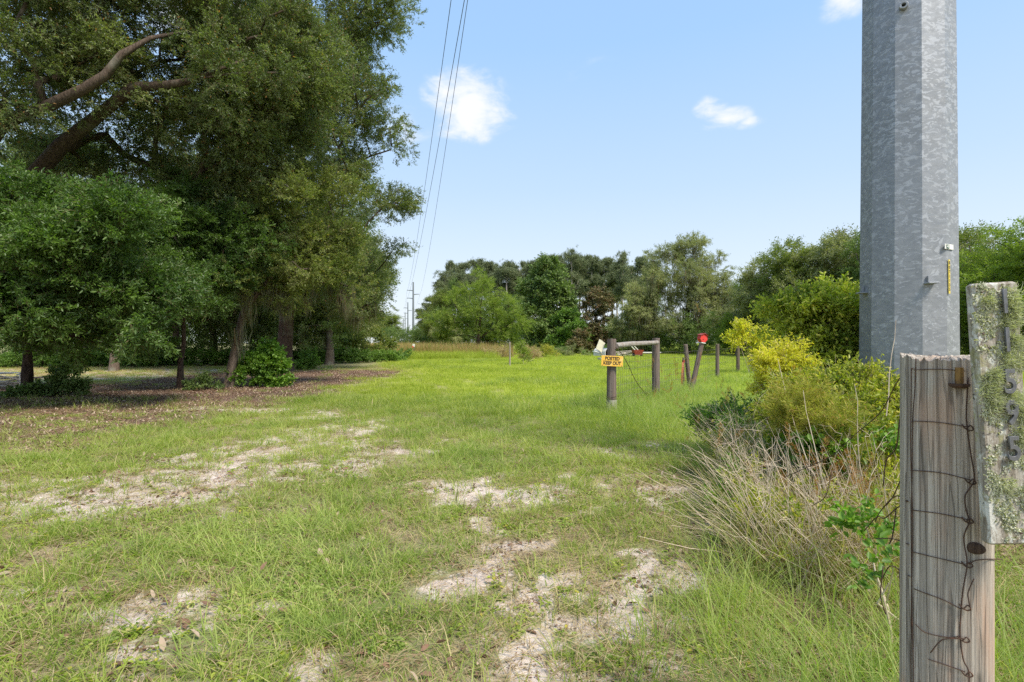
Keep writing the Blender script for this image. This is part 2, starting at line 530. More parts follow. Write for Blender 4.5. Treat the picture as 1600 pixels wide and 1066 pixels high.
M_DRY = leaf_mat('dry_blade', (0.36, 0.27, 0.15), (0.56, 0.45, 0.27), (0.30, 0.2, 0.12), 0.15, 0.25, 0.8, 1.0, 0.15)
M_BROWNG = leaf_mat('brown_seed_grass', (0.34, 0.23, 0.10), (0.50, 0.36, 0.19), (0.25, 0.3, 0.07), 0.25, 0.3, 0.8, 0.06, 0.1)
M_WEED = leaf_mat('broadleaf_weed', (0.150, 0.245, 0.030), (0.330, 0.420, 0.060), (0.45, 0.38, 0.06), 0.05, 0.35, 0.5, 1.5, gain=(1.15, 1, 1.1))
M_LITTER = leaf_mat('fallen_leaf', (0.105, 0.062, 0.040), (0.270, 0.160, 0.110), (0.42, 0.32, 0.24), 0.15, 0.1, 0.8, 1.2, 0.15)
M_BARK = bark_mat('oak_bark', (0.075, 0.056, 0.042), (0.24, 0.185, 0.145), 0.5)
M_BARKM = bark_mat('brown_limb_bark', (0.05, 0.036, 0.028), (0.15, 0.110, 0.085), 0.3)
M_BARKD = bark_mat('dark_bark', (0.040, 0.028, 0.022), (0.13, 0.085, 0.066), 0.25)
M_BARKP = bark_mat('pine_bark', (0.28, 0.235, 0.20), (0.50, 0.44, 0.39), 0.1)
M_STALK = plain_mat('dead_stalk', (0.60, 0.49, 0.36), 0.85, 0, 0.8, (0.30, 0.19, 0.13), 6)
M_STEM = plain_mat('green_stem', (0.16, 0.14, 0.06), 0.8, 0, 0.3)
M_POST = wood_mat('weathered_post_wood', (0.23, 0.19, 0.155), (0.62, 0.55, 0.46), (0.52, 0.34, 0.24), 0.08, 1.0, 0.4)
M_POSTD = wood_mat('dark_post_wood', (0.115, 0.086, 0.074), (0.265, 0.215, 0.190), (0.17, 0.11, 0.09), 0.1, 0.6, 0.7)
M_RAIL = wood_mat('grey_rail_wood', (0.23, 0.20, 0.175), (0.44, 0.405, 0.365), (0.3, 0.22, 0.17), 0.1, 0.6, 0.6)
M_RUSTW = plain_mat('rusty_wire', (0.085, 0.050, 0.036), 0.8, 0.3, 0.7, (0.19, 0.085, 0.045), 60)
M_WIREG = plain_mat('dull_fence_wire', (0.15, 0.13, 0.11), 0.7, 0.4, 0.4, (0.2, 0.12, 0.08), 20)
M_CABLE = plain_mat('aluminium_cable', (0.10, 0.11, 0.12), 0.6, 0.5, 0.1)
M_WHITE = plain_mat('aged_white_paint', (0.78, 0.77, 0.72), 0.6, 0, 0.4, (0.45, 0.42, 0.33), 14)
M_CREAM = plain_mat('mossy_cream_board', (0.56, 0.54, 0.40), 0.8, 0, 0.6, (0.30, 0.31, 0.17), 25)
M_BLACK = plain_mat('dark_inside', (0.02, 0.02, 0.018), 0.8, 0, 0.1)
M_RED = plain_mat('faded_red_paint', (0.72, 0.045, 0.035), 0.5, 0, 0.3, (0.45, 0.08, 0.06), 30)
M_DRED = plain_mat('dull_red_paint', (0.30, 0.045, 0.030), 0.6, 0, 0.4, (0.2, 0.1, 0.07), 8)
M_ORANGE = plain_mat('orange_sign_paint', (0.88, 0.50, 0.065), 0.55, 0, 0.55, (0.90, 0.68, 0.34), 9)
M_ORMARK = plain_mat('faded_orange_plastic', (0.85, 0.30, 0.14), 0.5, 0, 0.5, (0.85, 0.62, 0.45), 5)
M_YTAG = plain_mat('yellow_tag', (0.82, 0.62, 0.09), 0.5, 0, 0.2)
M_GTAG = plain_mat('green_tag', (0.03, 0.11, 0.07), 0.5, 0, 0.2)
M_INK = plain_mat('black_ink', (0.025, 0.02, 0.018), 0.6, 0, 0.3, (0.10, 0.06, 0.03), 40)
M_CONC = plain_mat('pale_concrete', (0.62, 0.60, 0.55), 0.9, 0, 0.5, (0.30, 0.31, 0.24), 9, 0.6)
M_BRASS = plain_mat('rusty_hinge_metal', (0.30, 0.17, 0.05), 0.6, 0.4, 0.7, (0.11, 0.045, 0.03), 45)
M_DIGIT = plain_mat('dark_tarnished_metal', (0.20, 0.20, 0.21), 0.5, 0.6, 0.5, (0.035, 0.035, 0.04), 60)


def galvanised():
    m, t = new_mat('galvanised_steel')
    tc = t.new('ShaderNodeTexCoord')
    ob = tc.outputs['Object']
    v = t.mapping(ob, scale=(1, 1, 1.8))
    w = t.new('ShaderNodeTexNoise', {'Vector': v, 'Scale': 6.0, 'Detail': 2.0})
    vv = t.vmath('ADD', v, t.vmath('MULTIPLY', w.outputs[1], (0.12, 0.12, 0.12)).outputs[0]).outputs[0]
    n1 = t.noise(vv, 12.0, 6, 0.55, 0.5)
    n2 = t.noise(vv, 17.0, 5, 0.58, 0.9)
    n3 = t.noise(ob, 0.8, 3, 0.5)
    vor = t.new('ShaderNodeTexVoronoi', {'Vector': vv, 'Scale': 20.0})
    sp = t.new('ShaderNodeSeparateColor', {0: vor.outputs['Color']})
    z = t.new('ShaderNodeSeparateXYZ', {0: ob}).outputs[2]
    upper = t.step(z, 1.6, 3.2)
    c = t.mix(t.step(n1, 0.40, 0.60), (0.262, 0.272, 0.285), (0.318, 0.328, 0.342))
    c = t.mix(t.math('MULTIPLY', t.math('MULTIPLY', sp.outputs[0], upper), 0.35), c, (0.20, 0.215, 0.235))
    spot = t.step(t.math('ADD', n2, t.math('MULTIPLY', upper, 0.05)), 0.575, 0.61)
    c = t.mix(t.math('MULTIPLY', spot, 0.75), c, (0.46, 0.475, 0.50))
    c = t.mix(t.step(n3, 0.4, 0.7, 0, 0.35), c, (0.33, 0.35, 0.385))
    streak = t.noise(t.mapping(ob, scale=(14, 14, 0.25)), 1.0, 3, 0.5)
    c = t.mix(t.step(streak, 0.5, 0.75, 0, 0.22), c, (0.24, 0.25, 0.265))
    rg = t.math('ADD', t.math('MULTIPLY', sp.outputs[1], 0.15), 0.48)
    p = t.new('ShaderNodeBsdfPrincipled', {'Base Color': c, 'Roughness': rg, 'Metallic': 0.35, 'Specular IOR Level': 0.4})
    finish(t, p.outputs[0])
    return m


M_GALV = galvanised()
M_GALVF = plain_mat('far_steel', (0.20, 0.22, 0.24), 0.5, 0.3, 0.1)


def ground_mat():
    m, t = new_mat('field_ground')
    att = t.new('ShaderNodeAttribute', attribute_name='mix')
    sp = t.new('ShaderNodeSeparateColor', {0: att.outputs['Color']})
    sand, litter, lush = sp.outputs[0], sp.outputs[1], sp.outputs[2]
    field = att.outputs['Alpha']
    geo = t.new('ShaderNodeNewGeometry')
    P = geo.outputs['Position']
    nA = t.noise(P, 1.2, 6, 0.65)
    nB = t.noise(P, 9.0, 6, 0.7)
    nC = t.noise(P, 60.0, 4, 0.7)
    nD = t.noise(P, 240.0, 3, 0.7)
    thatch = t.mix(t.step(nC, 0.35, 0.65), (0.27, 0.20, 0.135), (0.50, 0.40, 0.285))
    thatch = t.mix(t.step(nD, 0.5, 0.7, 0, 0.6), thatch, (0.46, 0.39, 0.27))
    green = t.mix(t.step(nB, 0.35, 0.65), (0.15, 0.20, 0.04), (0.28, 0.32, 0.08))
    base = t.mix(t.step(t.math('ADD', t.math('MULTIPLY', nA, 0.5), t.math('MULTIPLY', nC, 0.5)), 0.40, 0.61), thatch, green)
    base = t.mix(t.math('MULTIPLY', lush, 0.7), base, (0.10, 0.175, 0.03))
    mow = t.noise(t.mapping(P, scale=(1.0, 0.25, 1), rot=(0, 0, R(-14))), 0.35, 3, 0.5)
    fld = t.mix(t.step(mow, 0.35, 0.65), (0.225, 0.285, 0.030), (0.360, 0.405, 0.060))
    fld = t.mix(t.step(nB, 0.45, 0.75, 0, 0.5), fld, (0.14, 0.21, 0.03))
    base = t.mix(field, base, fld)
    lit = t.mix(t.step(nC, 0.35, 0.65), (0.085, 0.055, 0.040), (0.235, 0.155, 0.115))
    lit = t.mix(t.step(nD, 0.52, 0.68, 0, 0.7), lit, (0.34, 0.25, 0.19))
    base = t.mix(t.step(t.math('ADD', litter, t.math('MULTIPLY', t.math('SUBTRACT', nB, 0.5), 0.7)), 0.2, 0.6), base, lit)
    sc = t.mix(t.step(nB, 0.35, 0.7), (0.55, 0.445, 0.375), (0.76, 0.655, 0.565))
    sc = t.mix(t.step(nD, 0.55, 0.75, 0, 0.7), sc, (0.28, 0.21, 0.16))
    sc = t.mix(t.step(nC, 0.56, 0.72, 0, 0.6), sc, (0.33, 0.25, 0.19))
    sf = t.step(t.math('ADD', sand, t.math('ADD', t.math('MULTIPLY', t.math('SUBTRACT', nB, 0.5), 0.8), t.math('MULTIPLY', t.math('SUBTRACT', nC, 0.5), 1.1))), 0.20, 0.62)
    base = t.mix(sf, base, sc)
    h = t.math('ADD', t.math('MULTIPLY', nC, 0.7), t.math('MULTIPLY', nD, 0.4))
    b = t.new('ShaderNodeBump', {'Strength': 0.7, 'Distance': 0.02, 'Height': h})
    p = t.new('ShaderNodeBsdfPrincipled', {'Base Color': base, 'Roughness': 0.95, 'Specular IOR Level': 0.1, 'Normal': b})
    finish(t, p.outputs[0])
    return m


# ------------------------------------------------------------------ ground
def build_ground():
    def axis(fine_a, fine_b, st, lo, hi):
        a = list(np.arange(fine_a, fine_b, st))
        s, v = st, a[-1]
        while v < hi:
            s *= 1.09
            v += s
            a.append(v)
        s, v, left = st, a[0], []
        while v > lo:
            s *= 1.12
            v -= s
            left.append(v)
        return np.array(left[::-1] + a)
    xs = axis(-8.0, 4.5, 0.055, -2500, 2500)
    ys = axis(1.2, 12, 0.05, -2500, 3500)
    X, Y = np.meshgrid(xs, ys)
    Z = gz(X, Y)
    V = np.stack([X, Y, Z], -1).reshape(-1, 3)
    nx, ny = len(xs), len(ys)
    i = (np.arange(ny - 1)[:, None] * nx + np.arange(nx - 1)[None, :]).ravel()
    F = np.stack([i, i + 1, i + nx + 1, i + nx], -1)
    me = mesh_from('ground', V, F, [ground_mat()], smooth=True)
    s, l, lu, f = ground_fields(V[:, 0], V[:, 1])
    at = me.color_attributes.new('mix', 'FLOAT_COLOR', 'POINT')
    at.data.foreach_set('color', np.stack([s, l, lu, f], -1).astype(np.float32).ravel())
    o = obj('ground', me)
    tag(o, 'sandy lawn running into a mown green field', None, None, 'structure')


build_ground()


# ------------------------------------------------------------------ leaf and grass templates
def unit(v):
    return v / (np.linalg.norm(v, axis=-1, keepdims=True) + 1e-9)


def leaves(bp, d, nrm, L, W, fold=0.25, six=False, bend=0.15):
    """leaf-shaped faces: base points, directions, normals, lengths, widths -> V, F"""
    d = unit(d)
    s = unit(np.cross(d, nrm))
    n = np.cross(s, d)
    L = np.asarray(L)[:, None]
    W = np.asarray(W)[:, None]
    if not six:
        m = bp + d * L * 0.45
        V = np.stack([bp, m + s * W / 2 + n * W * fold, bp + d * L - n * L * bend, m - s * W / 2 + n * W * fold], 1)
        k = np.arange(len(bp))[:, None] * 4
        F = np.concatenate([k + np.array([0, 1, 2]), k + np.array([0, 2, 3])], 0)
    else:
        m1 = bp + d * L * 0.3
        m2 = bp + d * L * 0.7 - n * L * bend * 0.4
        V = np.stack([bp, m1 + s * W / 2 + n * W * fold, m2 + s * W * 0.42 + n * W * fold, bp + d * L - n * L * bend,
                      m2 - s * W * 0.42 + n * W * fold, m1 - s * W / 2 + n * W * fold], 1)
        k = np.arange(len(bp))[:, None] * 6
        F = np.concatenate([k + np.array(q) for q in ([0, 1, 2], [0, 2, 3], [0, 3, 4], [0, 4, 5])], 0)
    return V.reshape(-1, 3), F


def ribbons(pts, wid, side):
    """pts (N,K,3), wid (N,K), side (N,3) -> quads as V, F"""
    N, K = pts.shape[:2]
    s = side[:, None, :] * wid[:, :, None] / 2
    V = np.stack([pts - s, pts + s], 2).reshape(-1, 3)
    b = (np.arange(N)[:, None] * K + np.arange(K - 1)[None, :]).ravel() * 2
    F = np.stack([b, b + 1, b + 3, b + 2], -1)
    return V, F


def cat_mesh(parts):
    V, F, n = [], [], 0
    for v, f in parts:
        V.append(v)
        if f.shape[1] == 3:
            F.append(f + n)
        else:
            F.append(np.concatenate([f[:, [0, 1, 2]], f[:, [0, 2, 3]]]) + n)
        n += len(v)
    return np.concatenate(V), np.concatenate(F)


def tpl_twig(r, n_leaf=40, span=0.5, L=0.055, W=0.022, six=False, flat=0.35, stems=True, droop=0.1):
    ns = 6
    parts = []
    sb, sd_, sl = [], [], []
    for k in range(ns):
        t = r.uniform(0.0, 0.75)
        ang = r.uniform(-1.1, 1.1)
        dr = np.array([math.cos(ang), math.sin(ang), r.normal() * flat])
        sb.append(np.array([t * span * 0.7, 0, 0]))
        sd_.append(dr / np.linalg.norm(dr))
        sl.append(span * r.uniform(0.3, 0.6))
    sb.append(np.zeros(3)); sd_.append(np.array([1.0, 0, 0])); sl.append(span)
    sb, sd_, sl = np.array(sb), np.array(sd_), np.array(sl)
    w = r.integers(0, len(sb), n_leaf)
    tt = r.uniform(0.15, 1.0, n_leaf)
    bp = sb[w] + sd_[w] * (sl[w] * tt)[:, None]
    bp[:, 2] -= droop * tt * tt * span * 0.5
    bp += r.normal(size=bp.shape) * span * 0.03
    d = sd_[w] * 0.7 + r.normal(size=bp.shape) * 0.75
    nrm = np.array([0, 0, 1.0]) + r.normal(size=bp.shape) * 0.55
    parts.append(leaves(bp, d, nrm, L * r.uniform(0.7, 1.25, n_leaf), W * r.uniform(0.75, 1.2, n_leaf), six=six))
    V, F = cat_mesh(parts)
    fm = np.zeros(len(F), int)
    if stems:
        pts = np.stack([sb, sb + sd_ * sl[:, None] * 0.5, sb + sd_ * sl[:, None]], 1)
        wd = np.tile(np.array([0.007, 0.005, 0.002]), (len(sb), 1)) * (span / 0.5)
        side = unit(np.cross(sd_, np.array([0.2, 0.3, 1.0])))
        V2, F2 = cat_mesh([ribbons(pts, wd, side)])
        F = np.concatenate([F, F2 + len(V)])
        V = np.concatenate([V, V2])
        fm = np.concatenate([fm, np.ones(len(F2), int)])
    return V, F, fm


def tpl_pine(r, n=90, rad=0.45):
    # a tuft cloud of needle sprays
    c = r.normal(size=(9, 3)) * rad * 0.5
    w = r.integers(0, 9, n)
    d = unit(r.normal(size=(n, 3)) + np.array([0, 0, 0.4]))
    V, F = leaves(c[w], d, r.normal(size=(n, 3)), r.uniform(0.20, 0.38, n), np.full(n, 0.030), fold=0.1)
    return V, F, np.zeros(len(F), int)


def tpl_grass(r, n, rad, h0, h1, w, lean=0.5, curl=0.6, K=4):
    a = r.uniform(0, 2 * np.pi, n)
    rr = rad * np.sqrt(r.uniform(0, 1, n))
    b = np.stack([np.cos(a) * rr, np.sin(a) * rr, np.full(n, -0.01)], -1)
    az = a + r.normal(size=n) * 0.9
    h = r.uniform(h0, h1, n)
    ln = np.abs(r.normal(size=n)) * lean
    out = np.stack([np.cos(az), np.sin(az), np.zeros(n)], -1)
    t = np.linspace(0, 1, K)
    reach = h * ln
    cu = h * curl * r.uniform(0.2, 1.0, n)
    pts = b[:, None, :] + out[:, None, :] * (reach[:, None] * t + cu[:, None] * t ** 2.4)[:, :, None]
    zz = h[:, None] * (t - 0.28 * curl * (ln[:, None] + 0.4) * t ** 2.6)
    pts[:, :, 2] += np.maximum(zz, 0.004)
    wd = w * r.uniform(0.6, 1.2, n)[:, None] * np.array([0.8, 1.0, 0.75, 0.08])[None, :] if K == 4 else w * (1 - 0.93 * t[None, :]) * r.uniform(0.6, 1.2, n)[:, None]
    th = az + np.pi / 2 + r.normal(size=n) * 0.5
    side = np.stack([np.cos(th), np.sin(th), np.zeros(n)], -1)
    V, F = cat_mesh([ribbons(pts, wd, side)])
    return V, F, np.zeros(len(F), int)


def tpl_thatch(r, n=14, rad=0.12):
    a = r.uniform(0, 2 * np.pi, n)
    c = r.normal(size=(n, 2)) * rad * 0.6
    L = r.uniform(0.04, 0.16, n)
    t = np.linspace(-0.5, 0.5, 4)
    dx = np.stack([np.cos(a), np.sin(a)], -1)
    pts = np.zeros((n, 4, 3))
    pts[:, :, :2] = c[:, None, :] + dx[:, None, :] * (L[:, None] * t)[:, :, None]
    pts[:, :, 2] = 0.006 + 0.02 * r.uniform(0, 1, n)[:, None] + (L * 0.15)[:, None] * (0.25 - t ** 2) * r.uniform(0, 2, n)[:, None]
    side = np.stack([-np.sin(a), np.cos(a), np.zeros(n)], -1)
    V, F = cat_mesh([ribbons(pts, np.tile([0.0015, 0.0028, 0.0028, 0.001], (n, 1)), side)])
    return V, F, np.zeros(len(F), int)


def tpl_rosette(r, n=16, rad=0.06, L=0.045, W=0.02):
    a = r.uniform(0, 2 * np.pi, n)
    q = r.uniform(0, rad, n)
    bp = np.stack([np.cos(a) * q, np.sin(a) * q, r.uniform(0.005, 0.045, n)], -1)
    d = np.stack([np.cos(a), np.sin(a), r.uniform(-0.1, 0.7, n)], -1) + r.normal(size=(n, 3)) * 0.25
    nr = np.array([0, 0, 1.0]) + r.normal(size=(n, 3)) * 0.3
    V, F = leaves(bp, d, nr, L * r.uniform(0.6, 1.2, n), W * r.uniform(0.8, 1.2, n), six=True, bend=0.2)
    return V, F, np.zeros(len(F), int)


def tpl_flatleaf(r, n=12, rad=0.14, L=0.06, W=0.024):
    c = np.concatenate([r.normal(size=(n, 2)) * rad, 0.006 + 0.012 * r.uniform(0, 1, (n, 1))], 1)
    d = np.concatenate([r.normal(size=(n, 2)), 0.25 * r.normal(size=(n, 1))], 1)
    nr = np.array([0, 0, 1.0]) + r.normal(size=(n, 3)) * 0.35
    V, F = leaves(c, d, nr, L * r.uniform(0.6, 1.2, n), W * r.uniform(0.8, 1.3, n), six=True, fold=0.35, bend=-0.15)
    return V, F, np.zeros(len(F), int)


def tpl_moss(r, n=26, L0=0.3, L1=0.9, rad=0.12):
    b = np.concatenate([r.normal(size=(n, 2)) * rad, 0.05 * r.normal(size=(n, 1))], 1)
    L = r.uniform(L0, L1, n)
    t = np.linspace(0, 1, 6)
    pts = np.zeros((n, 6, 3)) + b[:, None, :]
    wob = np.cumsum(r.normal(size=(n, 6, 2)) * 0.018, 1)
    pts[:, :, :2] += wob - (b[:, None, :2] * t[None, :, None] * 0.5)
    pts[:, :, 2] -= L[:, None] * t
    wd = 0.02 * np.array([0.6, 1.1, 1.0, 0.8, 0.5, 0.1])[None, :] * r.uniform(0.5, 1.3, n)[:, None]
    a = r.uniform(0, np.pi, n)
    side = np.stack([np.cos(a), np.sin(a), np.zeros(n)], -1)
    V, F = cat_mesh([ribbons(pts, wd, side)])
    return V, F, np.zeros(len(F), int)


def tpl_fennel(r, n=120, L=0.5):
    # upright feathery plume
    z = r.uniform(0.05, 1, n) * L
    a = r.uniform(0, 2 * np.pi, n)
    rad = 0.06 * (1 - z / L * 0.6)
    bp = np.stack([np.cos(a) * rad * .2, np.sin(a) * rad * .2, z], -1)
    d = np.stack([np.cos(a), np.sin(a), np.full(n, 0.9)], -1) + r.normal(size=(n, 3)) * 0.3
    V, F = leaves(bp, d, r.normal(size=(n, 3)), r.uniform(0.04, 0.10, n), np.full(n, 0.004), fold=0.0)
    return V, F, np.zeros(len(F), int)


FAMILIES = {}


def family(name, fn, k=4, **kw):
    r = np.random.default_rng(abs(hash(name)) % 1000 if False else sum(map(ord, name)))
    FAMILIES[name] = [fn(r, **kw) for _ in range(k)]


family('twig', tpl_twig, 5, n_leaf=46, span=0.55, L=0.074, W=0.030)
family('greentwig', tpl_twig, 5, n_leaf=44, span=0.5, L=0.085, W=0.030, six=True)
family('fartwig', tpl_twig, 5, n_leaf=60, span=0.60, L=0.075, W=0.034, stems=False)
family('bigleaf', tpl_twig, 4, n_leaf=34, span=0.55, L=0.13, W=0.075, stems=False, six=True, flat=0.5)
family('shrubtwig', tpl_twig, 5, n_leaf=44, span=0.30, L=0.048, W=0.020, six=True, flat=0.6)
family('pine', tpl_pine, 4)
family('lawn', tpl_grass, 6, n=20, rad=0.07, h0=0.035, h1=0.12, w=0.0042, lean=0.6, curl=0.7)
family('lush', tpl_grass, 6, n=22, rad=0.08, h0=0.06, h1=0.19, w=0.005, lean=0.6, curl=0.9)
family('long', tpl_grass, 5, n=24, rad=0.09, h0=0.20, h1=0.62, w=0.0045, lean=0.25, curl=0.9)
family('field', tpl_grass, 5, n=60, rad=0.26, h0=0.05, h1=0.16, w=0.009, lean=0.5, curl=0.4)
family('tall', tpl_grass, 5, n=46, rad=0.4, h0=0.5, h1=1.35, w=0.022, lean=0.15, curl=0.3)
family('thatch', tpl_thatch, 5)
family('rosette', tpl_rosette, 9)
family('clover', tpl_rosette, 4, n=22, rad=0.08, L=0.026, W=0.02)
family('flatleaf', tpl_flatleaf, 5)
family('moss', tpl_moss, 5)
family('fennel', tpl_fennel, 4)
GROUPS = {}


def node_group(fam, mat, stem=None):
    key = (fam, mat.name)
    if key in GROUPS:
        return GROUPS[key]
    tpls = []
    for V, F, fm in FAMILIES[fam]:
        me = mesh_from('leaf_spray', V, F, [mat, stem or M_STEM], fm)
        tpls.append(bpy.data.objects.new('leaf_spray', me))
    g = bpy.data.node_groups.new('scatter_' + fam, 'GeometryNodeTree')
    g.interface.new_socket('Geometry', in_out='INPUT', socket_type='NodeSocketGeometry')
    g.interface.new_socket('Geometry', in_out='OUTPUT', socket_type='NodeSocketGeometry')
    N, Lk = g.nodes, g.links
    gi = N.new('NodeGroupInput')
    go = N.new('NodeGroupOutput')
    join = N.new('GeometryNodeJoinGeometry')
    for o in reversed(tpls):
        oi = N.new('GeometryNodeObjectInfo')
        oi.inputs['Object'].default_value = o
        oi.inputs['As Instance'].default_value = False
        ti = N.new('GeometryNodeGeometryToInstance')
        Lk.new(oi.outputs['Geometry'], ti.inputs[0])
        Lk.new(ti.outputs[0], join.inputs[0])
    iop = N.new('GeometryNodeInstanceOnPoints')
    m2p = N.new('GeometryNodeMeshToPoints')
    Lk.new(gi.outputs[0], m2p.inputs[0])
    Lk.new(m2p.outputs[0], iop.inputs['Points'])
    Lk.new(join.outputs[0], iop.inputs['Instance'])
    iop.inputs['Pick Instance'].default_value = True

    def attr(nm, typ):
        a = N.new('GeometryNodeInputNamedAttribute')
        a.data_type = typ
        a.inputs['Name'].default_value = nm
        return a.outputs['Attribute']
    Lk.new(attr('idx', 'INT'), iop.inputs['Instance Index'])
    e2r = N.new('FunctionNodeEulerToRotation')
    Lk.new(attr('rot', 'FLOAT_VECTOR'), e2r.inputs[0])
    Lk.new(e2r.outputs[0], iop.inputs['Rotation'])
    Lk.new(attr('scl', 'FLOAT_VECTOR'), iop.inputs['Scale'])
    Lk.new(iop.outputs[0], go.inputs[0])
    GROUPS[key] = g
    return g


def point_mesh(name, P, rot, scl, nidx, rng):
    me = bpy.data.meshes.new(name)
    P = np.asarray(P, np.float32)
    n = len(P)
    me.vertices.add(n)
    me.vertices.foreach_set('co', P.ravel())
    scl = np.asarray(scl, np.float32)
    if scl.ndim == 1:
        scl = np.repeat(scl[:, None], 3, 1)
    a = me.attributes.new('rot', 'FLOAT_VECTOR', 'POINT')
    a.data.foreach_set('vector', np.asarray(rot, np.float32).ravel())
    a = me.attributes.new('scl', 'FLOAT_VECTOR', 'POINT')
    a.data.foreach_set('vector', scl.ravel())
    a = me.attributes.new('idx', 'INT', 'POINT')
    a.data.foreach_set('value', rng.integers(0, nidx, n).astype(np.int32))
    me.update()
    return me


def scatter(name, fam, mat, P=None, rot=None, scl=None, parent=None, seed=1, me=None, stem=None, kind='stuff'):
    if me is None:
        me = point_mesh(name, P, rot, scl, len(FAMILIES[fam]), np.random.default_rng(seed))
        me.materials.append(mat)
    o = obj(name, me, parent)
    md = o.modifiers.new('scatter', 'NODES')
    md.node_group = node_group(fam, mat, stem)
    if kind:
        o['kind'] = kind
    return o


def dir_rot(d, rng, roll=0.5):
    d = unit(d)
    pitch = -np.arcsin(np.clip(d[:, 2], -1, 1))
    yaw = np.arctan2(d[:, 1], d[:, 0])
    return np.stack([rng.normal(size=len(d)) * roll, pitch, yaw], -1)


# ------------------------------------------------------------------ trees
def skeleton(trunk, targets, rng, step=0.7, wander=0.16, tip=0.012, base_r=0.3, expo=2.3, lift=0.25, trunk_r=None):
    """grow limbs from trunk polyline nodes to the target points, pipe-model radii"""
    P = [np.array(p, float) for p in trunk]
    par = [-1] + list(range(len(P) - 1))
    start_ok = max(1, int(len(P) * 0.45))
    root = P[start_ok]
    order = np.argsort(np.linalg.norm(targets - root, axis=1))
    for ti in order:
        T = targets[ti]
        A = np.array(P)
        dv = T - A
        dist = np.linalg.norm(dv, axis=1)
        cost = dist + 0.9 * np.maximum(0, A[:, 2] - T[2]) + 0.25 * np.linalg.norm(A - root, axis=1)
        cost[:start_ok] += 50
        j = int(np.argmin(cost))
        L = dist[j]
        k = max(2, int(L / step))
        p0 = A[j]
        prev = j
        off = np.zeros(3)
        for i in range(1, k + 1):
            t = i / k
            off = off * 0.7 + rng.normal(size=3) * wander * step * (1 if i < k else 0)
            q = p0 + (T - p0) * t + off * (1 - t) * 1.5
            q[2] += lift * math.sin(math.pi * t) * L * 0.25
            P.append(q)
            par.append(prev)
            prev = len(P) - 1
    P = np.array(P)
    par = np.array(par)
    n = len(P)
    area = np.full(n, 0.0)
    kids = [[] for _ in range(n)]
    for i in range(1, n):
        kids[par[i]].append(i)
    for i in range(n - 1, -1, -1):
        if not kids[i]:
            area[i] = tip ** expo
        if par[i] >= 0:
            area[par[i]] += area[i]
    rad = area ** (1 / expo)
    nt = len(trunk)
    rtop = max(base_r * 0.42, 0.03)
    k = min(rtop / rad[nt - 1], 2.2) if rad[nt - 1] > 0 else 1
    rad = np.maximum(rad * k, tip)
    for i in range(nt):
        f = i / (nt - 1)
        rad[i] = base_r * (1 - f) ** 1.0 + rtop * f if trunk_r is None else trunk_r[i]
    for i in range(nt, n):
        rad[i] = min(rad[i], rad[par[i]] * (0.72 if par[i] < nt else 0.96))
    return P, par, rad, kids


def limb_mesh(P, par, rad, kids, rng, minr=0.0, flare=1.5, sides=8):
    V, F = [], []
    nv = 0
    stack = [(0, None)]
    while stack:
        s, frm = stack.pop()
        chain = [s] if frm is None else [frm, s]
        cur = s
        while kids[cur]:
            ks = sorted(kids[cur], key=lambda c: -rad[c])
            for c in ks[1:]:
                stack.append((c, cur))
            cur = ks[0]
            chain.append(cur)
        pts = P[chain]
        rr = rad[chain].copy()
        if frm is not None:
            rr[0] = min(rr[0], rr[1] * 1.15)
        keep = rr >= minr
        if keep.sum() < 2:
            continue
        m = int(np.argmin(keep)) if not keep.all() else len(chain)
        m = max(m, 2)
        pts, rr = pts[:m], rr[:m]
        if frm is None and flare > 1:
            # a flared foot
            extra = [pts[0] + (pts[1] - pts[0]) * f for f in (0.0, 0.12, 0.3, 0.6)]
            er = [rr[0] * flare, rr[0] * (1 + (flare - 1) * 0.45), rr[0] * 1.1, rr[0]]
            pts = np.concatenate([extra, pts[1:]])
            rr = np.concatenate([er, rr[1:]])
        ns = sides if rr[0] > 0.08 else (5 if rr[0] > 0.025 else 3)
        if frm is None:
            ns = sides + 6
        v, f = tube(pts, rr, ns, True, 0.05 if rr[0] > .05 else 0, int(rng.integers(1e6)))
        V.append(v)
        F += [tuple(q + nv for q in ff) for ff in f]
        nv += len(v)
    return np.concatenate(V), F


